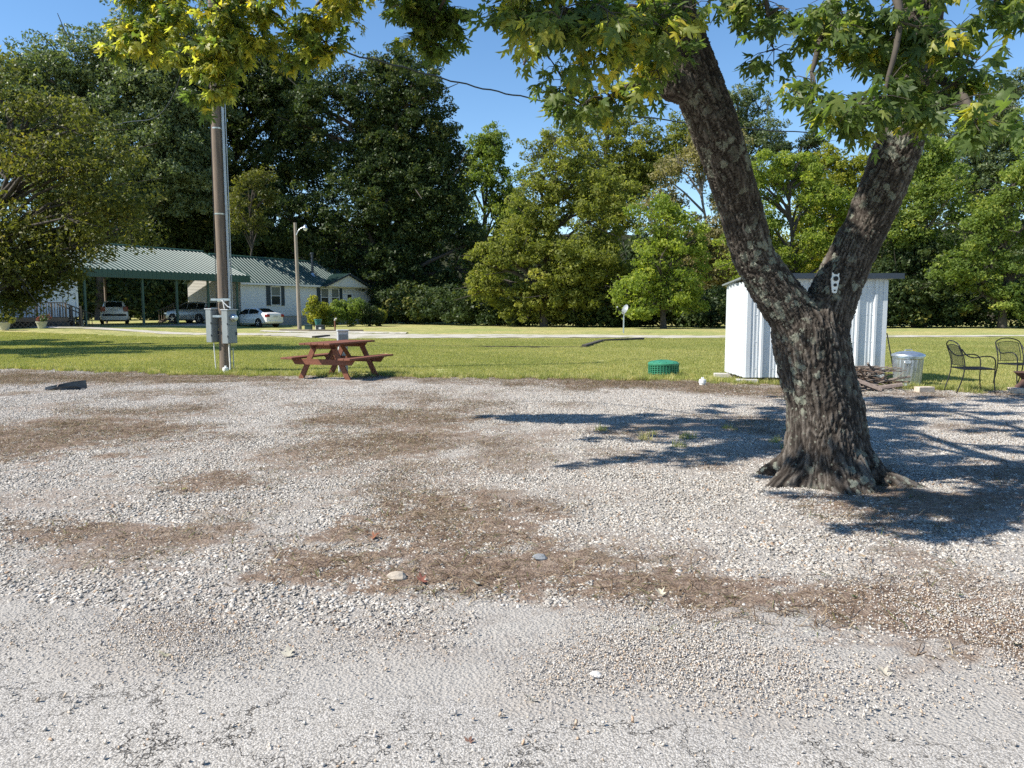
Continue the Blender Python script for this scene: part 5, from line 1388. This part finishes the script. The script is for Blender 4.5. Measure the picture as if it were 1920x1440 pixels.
# shrubs in front of the house
for k, (px, py, Y, rx, ry, kind, lab) in enumerate(((592, 583, 61.5, 22, 26, 'yellow', "yellow-flecked shrub next to the yard light pole"), (622, 588, 62.5, 26, 24, 'green', "dense green shrub below the house's paired windows"), (655, 584, 63.5, 28, 26, 'green', "rounded green shrub below the house door"), (688, 590, 64.5, 26, 22, 'dark', "dark green shrub near the right end of the house"), (708, 594, 65.5, 16, 18, 'olive', "olive shrub at the right end of the hedge"))):
    rng = np.random.default_rng(700 + k)
    c = at(px, py, Y); ax, az = rx * Y / F, ry * Y / F
    root = tag(empty("shrub", (c.x, Y, 0)), lab, "shrub", "shrubs along the house front")
    m = 26; d = unit(rng.normal(size=(m, 3))); cen = np.array([0, 0, c.z]) + d * np.array([ax, ax * .8, az]) * rng.random((m, 1)) ** .4; cen[:, 2] = np.maximum(cen[:, 2], .25)
    v, f, t = leaf_cloud(cen, rng.uniform(.28, .5, m), 3600, .085, rng, shell=.3)
    np_mesh("foliage", v, f, LM[kind], t, root)
    b = MB()
    for q in range(6): b.tube([(rng.normal(0, .15), rng.normal(0, .15), -.05), Vector(cen[q])], [.03, .012], 5)
    b.build("stems", M['twig'], root)

# undergrowth at the foot of the woods, and the woods behind
rng = np.random.default_rng(77)
def band(n, x0, x1, yf, h0, h1, name, label, kind, leaf, nleaf, rs_=(.5, 1.1)):
    X = rng.uniform(x0, x1, n); Y = yf(X) + rng.uniform(0, 4.5, n)
    hh = h0 + (h1 - h0) * fbm(X * .12, Y * .12, 55)
    Zc = rng.random(n) * hh + .2
    r = rng.uniform(rs_[0], rs_[1], n)
    v, f, t = leaf_cloud(np.stack([X, Y, Zc], 1), np.stack([r * 1.3, r * 1.2, r * .8], 1), nleaf, leaf, rng, shell=.3)
    f2 = v[:, 2].reshape(-1, 3).min(1) > .0
    tag(np_mesh(name, v, f[f2], LM[kind], t[f2]), label, kind='stuff')
band(700, -16, 62, lambda X: np.interp(X, [-16, -4, 6, 14, 22, 40, 62], [79, 66, 61, 60, 58, 57, 57]), .8, 4.6, "undergrowth", "dark leafy undergrowth along the foot of the woods", 'dark', .16, 110000)
band(900, -100, 95, lambda X: 96 + 0 * X, 8, 13, "woods", "dense dark woods closing the view behind the first trees", 'dark', .34, 110000, (1.2, 2.4))
band(420, -58, -20, lambda X: np.interp(X, [-58, -36, -20], [72, 76, 82]), 3, 8, "thicket", "leafy thicket seen through the open carport", 'dark', .2, 36000, (.7, 1.5))  # dark leaf colour stands in for the deep shade under the carport

# ================================================================== THE BIG MAPLE
mp = tag(empty("maple_tree", (2.66, 6.4, 0)), "big forked maple with rough lichened trunk in the gravel", "tree")
O = Vector((2.66, 6.4, 0))
def W(px, py, Y): return at(px, py, Y) - O
def maple_trunk():
    b = MB()
    # stem with a fluted root flare
    stem = [(W(1553, 905, 6.4) * 0 + Vector((0, 0, -.25)), .52), (Vector((0, 0, -.02)), .455), (Vector((-.01, 0, .10)), .385), (Vector((-.02, 0, .25)), .335), (W(1550, 801, 6.4), .305), (W(1548, 765, 6.4), .300), (W(1529, 693, 6.4), .292), (W(1522, 650, 6.4), .295), (W(1517, 615, 6.4), .29), (W(1512, 585, 6.4), .22)]
    n = 40; vs = []; fs = []
    for i, (c, r) in enumerate(stem):
        fl = max(0.0, 1 - max(c.z, 0) / .38) ** 1.5
        for k in range(n):
            a = 2 * math.pi * k / n
            lob = .15 * math.cos(a * 5 + .8) + .12 * math.cos(a * 3 - 1.1) + .05 * math.cos(a * 8 + 2)
            rr = r * (1 + lob * fl * 1.0) + .012 * math.cos(a * 4 + c.z * 1.5)
            vs.append(c + Vector((math.cos(a) * rr, math.sin(a) * rr, 0)))
    for i in range(len(stem) - 1):
        for k in range(n): fs.append((i * n + k, i * n + (k + 1) % n, (i + 1) * n + (k + 1) % n, (i + 1) * n + k))
    fs.append(tuple(range(n))[::-1]); fs.append(tuple((len(stem) - 1) * n + k for k in range(n)))
    b.add(vs, fs)
    # surface roots
    for (a, L, r) in ((-2.75, .62, .11), (-.35, .75, .10), (-1.25, .50, .09), (2.6, .6, .1), (.6, .7, .1)):
        d = Vector((math.cos(a), math.sin(a), 0))
        b.tube([d * .22 + Vector((0, 0, .22)), d * .40 + Vector((0, 0, .06)), d * L + Vector((0, 0, -.04)), d * (L + .15) + Vector((0, 0, -.1))], [r * 1.4, r, r * .55, r * .3], 12)
    LL = [(1520, 650, 6.4, .24), (1486, 588, 6.37, .20), (1446, 535, 6.34, .178), (1412, 480, 6.3, .164), (1387, 385, 6.2, .163), (1362, 308, 6.05, .167), (1337, 231, 5.9, .176), (1307, 154, 5.8, .174), (1281, 77, 5.7, .16), (1256, 0, 5.6, .15), (1235, -80, 5.5, .145), (1205, -200, 5.45, .125), (1190, -330, 5.5, .10)]
    b.tube([W(*p[:3]) for p in LL], [p[3] for p in LL], 20)
    RL = [(1527, 650, 6.4, .24), (1547, 590, 6.4, .21), (1570, 535, 6.4, .19), (1595, 480, 6.4, .178), (1624, 424, 6.4, .172), (1657, 347, 6.35, .176), (1686, 270, 6.3, .178), (1709, 200, 6.3, .168), (1722, 120, 6.3, .165), (1728, 20, 6.3, .15), (1740, -100, 6.3, .13), (1765, -250, 6.35, .11), (1780, -400, 6.4, .08)]
    b.tube([W(*p[:3]) for p in RL], [p[3] for p in RL], 20)
    # knot where a branch broke off under the left limb's foliage
    b.tube([W(1300, 160, 5.8), W(1262, 158, 5.7), W(1248, 156, 5.66)], [.15, .12, .10], 14)
    tmp = b.build("trunk", M['maple_bark'])
    md = tmp.modifiers.new("r", 'REMESH'); md.mode = 'VOXEL'; md.voxel_size = .0108; md.use_smooth_shade = True
    sm = tmp.modifiers.new("s", 'SMOOTH'); sm.iterations = 14; sm.factor = .5
    dg = bpy.context.evaluated_depsgraph_get()
    me = bpy.data.meshes.new_from_object(tmp.evaluated_get(dg))
    bpy.data.objects.remove(tmp)
    nv = len(me.vertices)
    co = np.empty(nv * 3, np.float32); me.vertices.foreach_get("co", co); co = co.reshape(-1, 3).astype(float)
    no = np.empty(nv * 3, np.float32); me.vertices.foreach_get("normal", no); no = no.reshape(-1, 3).astype(float)
    segs = []
    sp_ = [c for c, r in stem]
    for pth in (sp_, [W(*p[:3]) for p in LL], [W(*p[:3]) for p in RL]):
        for a, c in zip(pth[:-1], pth[1:]): segs.append((np.array(a), np.array(c)))
    # local axis per vertex, distance weighted
    ax = np.zeros((nv, 3)); wt = np.zeros((nv, 1)); cen = np.zeros((nv, 3))
    for a, c in segs:
        d = c - a; L = np.linalg.norm(d); d = d / L
        t = np.clip(((co - a) @ d), 0, L); q = a + t[:, None] * d
        w = 1 / (np.linalg.norm(co - q, axis=1, keepdims=True) ** 6 + 1e-6)
        ax += d * w; wt += w; cen += q * w
    ax = unit(ax / wt); cen = cen / wt
    rel = co - cen; rel = rel - ax * (rel * ax).sum(1, keepdims=True)
    ang = np.arctan2((rel * unit(np.cross(ax, np.array([0, 1., 0])))).sum(1), (rel * np.array([0, -1., 0])).sum(1))
    rr = np.linalg.norm(rel, axis=1)
    s = (co * ax).sum(1)
    radial = unit(rel)
    bc_ = radial * .30 + ax * (s / 4.2)[:, None]        # bark coordinates, stretched along the limb
    h = np.empty(nv)
    for i in range(nv):
        p = Vector(bc_[i])
        w = mnoise.noise_vector(p * 16) * .030 + mnoise.noise_vector(p * 50) * .008
        q = p + w
        dv = mnoise.voronoi(q * 29.0)[0]; e1 = dv[1] - dv[0]
        dv = mnoise.voronoi(q * 62.0)[0]; e2 = dv[1] - dv[0]
        c2 = mnoise.noise(Vector(co[i]) * 45); c3 = mnoise.noise(p * 7)
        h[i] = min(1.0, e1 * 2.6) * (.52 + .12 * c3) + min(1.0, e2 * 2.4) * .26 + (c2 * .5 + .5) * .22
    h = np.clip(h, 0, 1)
    co2 = co + no * ((h - .55) * .030)[:, None]
    me.vertices.foreach_set("co", co2.astype(np.float32).ravel())
    at_ = me.attributes.new("bark_co", 'FLOAT_VECTOR', 'POINT'); at_.data.foreach_set("vector", bc_.astype(np.float32).ravel())
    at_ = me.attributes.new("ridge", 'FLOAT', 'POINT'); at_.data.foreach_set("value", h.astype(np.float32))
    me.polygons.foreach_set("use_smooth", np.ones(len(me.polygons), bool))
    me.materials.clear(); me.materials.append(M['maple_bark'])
    me.update()
    o = bpy.data.objects.new("trunk", me); COL.objects.link(o); o.parent = mp
    return o
trunk = maple_trunk()

mains = [
 [(1235, -80, 5.5, .085), (1050, -200, 5.9, .075), (800, -230, 6.6, .06), (560, -160, 7.2, .045), (380, -40, 7.5, .028), (260, 60, 7.6, .012)],
 [(1278, 60, 5.7, .05), (1180, 20, 5.3, .035), (1080, 20, 4.9, .024), (970, 15, 4.7, .010)],
 [(1722, 120, 6.3, .06), (1640, 60, 5.6, .04), (1560, 40, 5.1, .026), (1520, 130, 4.9, .012)],
 [(1715, 160, 6.3, .05), (1760, 140, 5.3, .032), (1820, 200, 4.6, .02), (1862, 240, 4.4, .009)],
 [(1050, -200, 5.9, .05), (900, -100, 6.5, .035), (830, 0, 6.9, .022), (800, 80, 7.0, .010)],
 [(800, -230, 6.6, .04), (660, -60, 7.0, .028), (590, 20, 7.2, .018), (615, 90, 7.2, .008)],
 [(1240, -50, 5.5, .05), (1340, -100, 5.3, .035), (1420, -20, 5.3, .02), (1455, 80, 5.4, .008)],
 [(560, -160, 7.2, .03), (455, 0, 7.3, .02), (400, 110, 7.35, .012), (385, 180, 7.35, .006)],
 [(1290, 130, 5.75, .04), (1200, 165, 6.0, .026), (1120, 200, 6.2, .014), (1070, 190, 6.2, .008)],
 [(1728, 20, 6.3, .05), (1640, -60, 5.3, .035), (1690, 20, 4.8, .022), (1650, 190, 4.7, .010)],
 [(1740, -100, 6.3, .05), (1850, -60, 5.6, .035), (1920, 0, 5.2, .02), (1990, 60, 5.0, .01)],
 [(1205, -200, 5.45, .07), (1100, -330, 7, .06), (900, -330, 9, .04), (750, -320, 10.5, .02)],
 [(1190, -330, 5.5, .07), (900, -380, 6.5, .05), (500, -330, 7.8, .035), (150, -260, 8.2, .02), (-100, -240, 8.4, .01)],
 [(1765, -250, 6.35, .07), (1600, -330, 8, .05), (1400, -330, 9.5, .03), (1200, -330, 10.8, .015)],
 [(1205, -200, 5.45, .06), (1000, -300, 4.8, .04), (750, -350, 4.2, .02)],
]
nodes = []
for pth in mains:
    pth = [(p[0], p[1], p[2] * (1 + .21 * float(smooth(1080, 760, p[0])) * (p[1] > -300)), p[3] * (1 - .25 * float(smooth(1080, 760, p[0])))) for p in pth]
    cv = curve([W(*p[:3]) for p in pth], 7); rad = np.interp(np.linspace(0, len(pth) - 1, len(cv)), range(len(pth)), [p[3] for p in pth])
    cv = [p + Vector((mnoise.noise(p * 2.1), mnoise.noise(p * 2.1 + Vector((9, 0, 0))), mnoise.noise(p * 2.1 + Vector((0, 9, 0))))) * .05 for p in cv]
    MB().tube(cv, list(rad), 9).build("branch", M['twig'], mp, True)
    nodes += [(p, r) for p, r in zip(cv, rad)][4:]
tips = [  # px, py, depth, sprays
 (408, 15, 7.2, 12), (416, 55, 7.2, 12), (406, 95, 7.3, 11), (424, 122, 7.3, 8), (470, 75, 7.2, 10), (360, 70, 7.3, 10), (300, 20, 7.4, 10), (580, 100, 7.2, 8), (255, 75, 7.5, 9),
 (225, 85, 7.5, 9), (212, 35, 7.6, 9), (275, 50, 7.4, 10), (290, 95, 7.4, 9), (335, 35, 7.3, 10), (330, 100, 7.3, 9), (395, 75, 7.3, 11), (388, 130, 7.35, 10), (378, 178, 7.35, 8), (418, 165, 7.4, 6), (440, 45, 7.2, 11), (455, 100, 7.3, 11), (500, 35, 7.1, 11), (500, 90, 7.2, 10), (545, 115, 7.2, 8), (560, 55, 7.1, 11), (600, 30, 7.1, 10), (612, 85, 7.2, 9), (640, 10, 7.0, 8), (660, 40, 7.0, 4), (690, -25, 7.0, 6), (240, -15, 7.5, 10), (330, -30, 7.4, 10), (420, -20, 7.3, 10), (520, -25, 7.2, 10), (620, -40, 7.1, 9),
 (755, 15, 7.0, 10), (795, 45, 7.0, 11), (840, 50, 7.0, 11), (775, 70, 7.0, 8), (850, 12, 7.0, 9), (740, -10, 7.0, 8), (820, 92, 7.0, 6), (855, 80, 7.1, 4), (800, -20, 7, 9),
 (945, 10, 4.8, 7), (965, 38, 4.8, 9), (1000, 50, 4.7, 12), (1015, 105, 6.2, 8), (985, 70, 6.0, 7), (1050, 35, 4.6, 12), (1060, 150, 6.2, 9), (1055, 200, 5.7, 7), (1090, 205, 5.8, 7), (1100, 60, 4.7, 12), (1110, 120, 5.2, 11), (1130, 170, 6.0, 10), (1150, 30, 4.7, 12), (1160, 95, 4.9, 12), (1180, 150, 5.5, 11), (1200, 50, 4.9, 12), (1205, 185, 6.0, 8), (1235, 105, 5.0, 12), (1250, 30, 5.0, 12), (1275, 75, 5.1, 11), (1300, 20, 5.2, 9), (1240, 160, 5.4, 8), (1160, 200, 6.2, 6), (1000, -30, 4.8, 9), (1120, -40, 4.7, 9), (1250, -40, 5, 8), (960, -30, 4.9, 6),
 (1360, 12, 5.4, 6), (1400, 25, 5.4, 6), (1440, 5, 5.4, 6), (1452, 88, 5.4, 6), (1480, 18, 5.3, 5), (1400, -30, 5.3, 6),
 (1515, 25, 5.1, 8), (1535, 55, 5.0, 9), (1560, 35, 5.0, 9), (1530, 165, 4.9, 6), (1552, 195, 4.8, 7), (1520, 210, 4.9, 4), (1600, 75, 4.9, 10), (1640, 40, 4.9, 10), (1620, 130, 5.0, 9), (1600, 205, 4.7, 8), (1640, 225, 4.6, 9), (1665, 170, 4.8, 10), (1680, 95, 5.0, 10), (1700, 45, 4.9, 11), (1700, 230, 4.8, 10), (1720, 150, 5.0, 10), (1750, 75, 5.0, 11), (1765, 215, 4.5, 9), (1785, 145, 4.8, 9), (1800, 50, 4.9, 10), (1815, 240, 4.4, 8), (1850, 245, 4.4, 7), (1835, 110, 4.8, 7), (1830, 15, 5.0, 10), (1890, 15, 5.2, 8), (1700, -30, 5, 9), (1600, -30, 5, 9), (1800, -40, 5, 9), (1940, 20, 5.1, 8), (1990, 70, 5.0, 8), (1740, 185, 5.6, 8),
]
lrng = np.random.default_rng(42)
LP, LD, LN, LS, LT = [], [], [], [], []
tw = MB()
allt = [(W(px, py + lrng.normal(0, 6), (Y if px > 880 else Y * 1.21) + lrng.normal(0, .14)), ns, px) for (px, py, Y, ns) in tips]
# upper crown above the frame: it shades the gravel on the right
for k in range(208):
    if k < 12: xx = lrng.uniform(-4.0, -.5); yy = lrng.uniform(8.8, 10.2)
    elif k < 58 or k >= 190: xx = lrng.uniform(-3.9, -.7); yy = lrng.uniform(5.6, 8.0)
    elif k < 156: xx = lrng.uniform(-2.2, 3.2); yy = lrng.uniform(4.9, 11.3)
    elif k < 176: xx = lrng.uniform(-3, 4.5); yy = lrng.uniform(4.5, 9)
    else: xx = lrng.uniform(-1.1, .3); yy = lrng.uniform(3.8, 4.7)
    z = 1.45 + .43 * yy + .28 + (abs(lrng.normal(0, .5)) if k < 156 else (lrng.uniform(1.5, 4.5) if k < 176 else lrng.uniform(0, .5)))
    allt.append((Vector((xx, yy, z)) - O, 15 if k < 156 else 11, 5000))
nodes += [(W(1205, -200, 5.45), .1), (W(1190, -330, 5.5), .1), (W(1765, -250, 6.35), .1), (W(1780, -400, 6.4), .08)]
for tip, ns, px in allt:
    if px < 880: ns = int(ns * 2.1)
    best = min(nodes, key=lambda q: (q[0] - tip).length + (0 if q[0].z > tip.z - .5 else .25))
    p0 = best[0]; mid = p0.lerp(tip, .55) + Vector((0, 0, .10 * (tip - p0).length))
    sc = curve([p0, mid, tip], 5); r0 = min(best[1] * .7, .010)
    tw.tube(sc, [r0 + (.0025 - r0) * i / (len(sc) - 1) for i in range(len(sc))], 5, cap=False)
    lit_share = .72 if px < 700 else (.05 if px < 880 else (.30 if px < 1330 else .10))  # sunlight put into the tint: more pale yellow leaves where foliage is sunlit
    for s in range(ns):
        t = lrng.uniform(.45, 1.0); q = sc[min(len(sc) - 1, int(t * (len(sc) - 1)))]
        d = Vector((lrng.normal(), lrng.normal() * .8, lrng.normal() * .55 - .25)); d.normalize()
        e = q + d * lrng.uniform(.08, .24)
        tw.tube([q, q.lerp(e, .55) + Vector((0, 0, .02)), e], [.0035, .0025, .0015], 4, cap=False)
        sy = lrng.random() < lit_share
        for j in range(int(lrng.integers(6, 10))):
            u_ = lrng.uniform(.25, 1.0); base = q.lerp(e, u_)
            ld = Vector((d.x * .5 + lrng.normal() * .6, d.y * .5 + lrng.normal() * .6, -.55 + lrng.normal() * .38)); ld.normalize()
            base2 = base + ld * lrng.uniform(.02, .06)
            nn = Vector((lrng.normal() * .55, lrng.normal() * .55 - .25, .75 + lrng.normal() * .3)); nn = (nn - ld * nn.dot(ld)).normalized()
            LP.append(base2); LD.append(ld); LN.append(nn); LS.append(lrng.uniform(.05, .125) * (1.0 if px > 880 else 1.15) if px < 4000 else lrng.uniform(.085, .15)); LT.append(float(np.clip(lrng.normal(.80 if sy else .40, .13), 0, 1)))
tag(tw.build("twigs", M['twig'], mp), kind='stuff')
half = {'a1': (.17, .02), 'T1': (.40, .10), 'n1': (.15, .27), 'm1': (.34, .40), 'T2': (.50, .70), 'm2': (.25, .57), 'n2': (.085, .47), 'm3': (.16, .70)}
def leaf_mesh(fold, curl, wx=1.0):
    vs = [(0, 0), (0, .25), (0, .5), (0, 1.0)]
    idx = {}
    for s in (1, -1):
        for k, (x, y) in half.items(): idx[(k, s)] = len(vs); vs.append((x * s * wx * (1 + .12 * s * math.sin(7 * y + fold * 9)), y + .05 * s * math.cos(5 * x + curl * 8)))
    V = [(x, y, -fold * abs(x) - curl * y * y + .05 * math.sin(9 * y + 5 * x)) for x, y in vs]
    Fs = []
    for s in (1, -1):
        g = lambda k: idx[(k, s)]
        tr = [(0, g('a1'), g('n1')), (g('a1'), g('T1'), g('n1')), (0, g('n1'), 1), (1, g('n1'), g('n2')), (g('n1'), g('m1'), g('m2')), (g('m1'), g('T2'), g('m2')), (g('n1'), g('m2'), g('n2')), (1, g('n2'), 2), (2, g('n2'), g('m3')), (2, g('m3'), 3)]
        Fs += tr if s == 1 else [t[::-1] for t in tr]
    return np.array(V), np.array(Fs)
variants = [leaf_mesh(.18, .12), leaf_mesh(.55, .28), leaf_mesh(.10, .45), leaf_mesh(.9, .1, .8), leaf_mesh(.3, -.15, .85), leaf_mesh(.25, .6, .72)]
LPn = np.array(LP); LDn = np.array(LD); LNn = np.array(LN); LSn = np.array(LS); LTn = np.array(LT)
side = np.cross(LDn, LNn)
# the nearest leaves in view become parts of their own
Wp = LPn + np.array(O)
fw = Wp[:, 1] * CP - (Wp[:, 2] - CAMH) * SP; upv = Wp[:, 1] * SP + (Wp[:, 2] - CAMH) * CP
ppx = 960 + F * Wp[:, 0] / fw; ppy = 720 - F * upv / fw
inview = (ppx > 5) & (ppx < 1915) & (ppy > 5)
show = np.where(inview, LSn / fw, -1)
single = np.argsort(-show)[:300]
ms = np.zeros(len(LPn), bool); ms[single] = True
rest = np.where(~ms)[0]
vid = lrng.integers(0, 6, len(LPn))
VV, FF, TT = [], [], []; off = 0
for k in range(6):
    ii = rest[vid[rest] == k]; V, Fk = variants[k]
    P = LPn[ii][:, None] + LSn[ii][:, None, None] * (V[None, :, 0:1] * side[ii][:, None] + V[None, :, 1:2] * LDn[ii][:, None] + V[None, :, 2:3] * LNn[ii][:, None])
    VV.append(P.reshape(-1, 3)); FF.append((Fk[None] + (np.arange(len(ii)) * len(V))[:, None, None]).reshape(-1, 3) + off); TT.append(np.repeat(LTn[ii], len(Fk))); off += len(ii) * len(V)
tag(np_mesh("foliage", np.concatenate(VV), np.concatenate(FF), M['maple_leaf'], np.concatenate(TT), mp), kind='stuff')
tb_ = {}
for i in single:
    k = int(vid[i]); tq = round(float(LTn[i]) * 5) / 5
    if (k, tq) not in tb_:
        V, Fk = variants[k]; tmp = np_mesh("leaf", V, Fk, M['maple_leaf'], np.full(len(Fk), tq), link=False); tb_[(k, tq)] = tmp.data; bpy.data.objects.remove(tmp)
    o = bpy.data.objects.new("leaf", tb_[(k, tq)]); COL.objects.link(o); o.parent = mp
    s = LSn[i]; mtx = Matrix((tuple(side[i] * s), tuple(LDn[i] * s), tuple(LNn[i] * s))).transposed().to_4x4(); mtx.translation = Vector(LPn[i])
    o.matrix_local = mtx
# dead hanging stub
MB().tube([W(985, 55, 5.6), W(984, 95, 5.6), W(986, 112, 5.6), W(982, 122, 5.6)], [.012, .011, .011, .008], 6).build("dead_twig", M['twig'], mp)

# white plastic bracket nailed to the right limb
bk = tag(empty("plastic_bracket", at(1566, 531, 6.13), 0), "white plastic bracket with round holes nailed to the maple trunk", "bracket")
bk.rotation_euler = (R(-8), R(6), 0)
b = MB().prism([(-.028, 0, .085), (-.012, 0, .07), (.012, 0, .07), (.026, 0, .085), (.026, 0, .052), (.034, 0, .04), (.03, 0, .02), (.018, 0, -.07), (.012, 0, -.078), (-.010, 0, -.078), (-.016, 0, -.07), (-.032, 0, .02), (-.034, 0, .035), (-.026, 0, .052)], (0, .012, 0))
b.build("plate", M['pvc'], bk)
RX90 = Matrix.Rotation(math.pi / 2, 3, 'X')
for (z, r) in ((.036, .019), (-.015, .0125), (-.058, .006)):
    MB().lathe([(r, -.004), (r, .012)], 16, (0, .002, z), RX90).build("dark_hole_disc", M['black'], bk)  # black discs on the solid plate stand in for the dark of the holes

# ================================================================== FALLEN LEAVES AND ROCKS
for (px, py, sz, col, lab) in ((705, 1003, .10, (.34, .12, .05), "orange-brown fallen leaf on the bare patch in mid-lot"), (686, 998, .06, (.36, .16, .07), "small orange fallen leaf beside the larger orange one"), (790, 1085, .10, (.30, .09, .05), "reddish fallen leaf in the dirt left of centre"), (993, 1310, .075, (.55, .50, .40), "pale curled fallen leaf at the road edge"), (880, 1390, .05, (.16, .065, .035), "small dark brown fallen leaf on the road"), (920, 1027, .05, (.50, .38, .08), "yellow fallen leaf in the middle of the dirt patch"), (1655, 1256, .08, (.46, .42, .34), "pale grey fallen leaf low on the right"), (1425, 1078, .05, (.55, .42, .12), "yellow fallen leaf on the pale gravel near the tree"), (345, 917, .07, (.42, .40, .10), "yellow-green fallen leaf on the left gravel"), (540, 1222, .07, (.52, .48, .38), "pale fallen leaf on the gravel by the road at lower left"), (1615, 1042, .06, (.48, .34, .18), "tan fallen leaf on the pale gravel in front of the tree"), (1600, 1118, .05, (.10, .16, .04), "green fallen leaf at the edge of the dirt below the tree"), (1800, 1115, .05, (.14, .18, .05), "green fallen leaf near the right edge of the gravel"), (1908, 1208, .06, (.10, .17, .05), "green fallen leaf at the far right edge"), (305, 1228, .08, (.62, .56, .36), "straw-coloured fallen leaf on the left road margin"), (890, 1092, .07, (.50, .47, .38), "grey-white curled leaf in the straw near the middle"), (1225, 1178, .06, (.50, .46, .36), "pale curled leaf on the smooth grit"), (1238, 1108, .08, (.58, .53, .40), "pale fallen leaf on the straw band right of centre")):
    p = G(px, py, .035)
    V, Fk = variants[random.choice((1, 2, 3, 5))]
    V = V.copy(); V[:, 1] -= .5; V[:, 2] = -V[:, 2] * .8 - .1
    sz *= .85; col = tuple(.68 * c + .02 for c in col); m = plain("dead_leaf", col, .8, var=.25, scale=20, bmp=.2)
    o = np_mesh("fallen_leaf", V, Fk, m); o.location = p; o.scale = (sz, sz, sz); o.rotation_euler = (random.uniform(-.25, .25), random.uniform(-.25, .25), random.uniform(0, 6.28))
    tag(o, lab, "leaf", "fallen leaves on the lot")
for (px, py, r, col, lab) in ((745, 1081, .045, (.42, .36, .29), "tan rounded rock in the gravel left of centre"), (1013, 1045, .035, (.22, .23, .24), "dark grey rock in the gravel near the middle"), (1118, 1265, .02, (.55, .53, .5), "pale pebble on the orange grit right of centre")):
    bm = bmesh.new(); bmesh.ops.create_icosphere(bm, subdivisions=2, radius=r)
    for v in bm.verts:
        v.co *= 1 + .35 * mnoise.noise(v.co * (1.2 / r)); v.co.z *= .6; v.co.x *= 1.25
    me = bpy.data.meshes.new("rock"); bm.to_mesh(me); bm.free(); me.materials.append(plain("rock", col, .9, var=.2, scale=30, bmp=.4))
    o = bpy.data.objects.new("rock", me); COL.objects.link(o); o.location = G(px, py, .03); tag(o, lab, "rock", "larger rocks in the gravel")
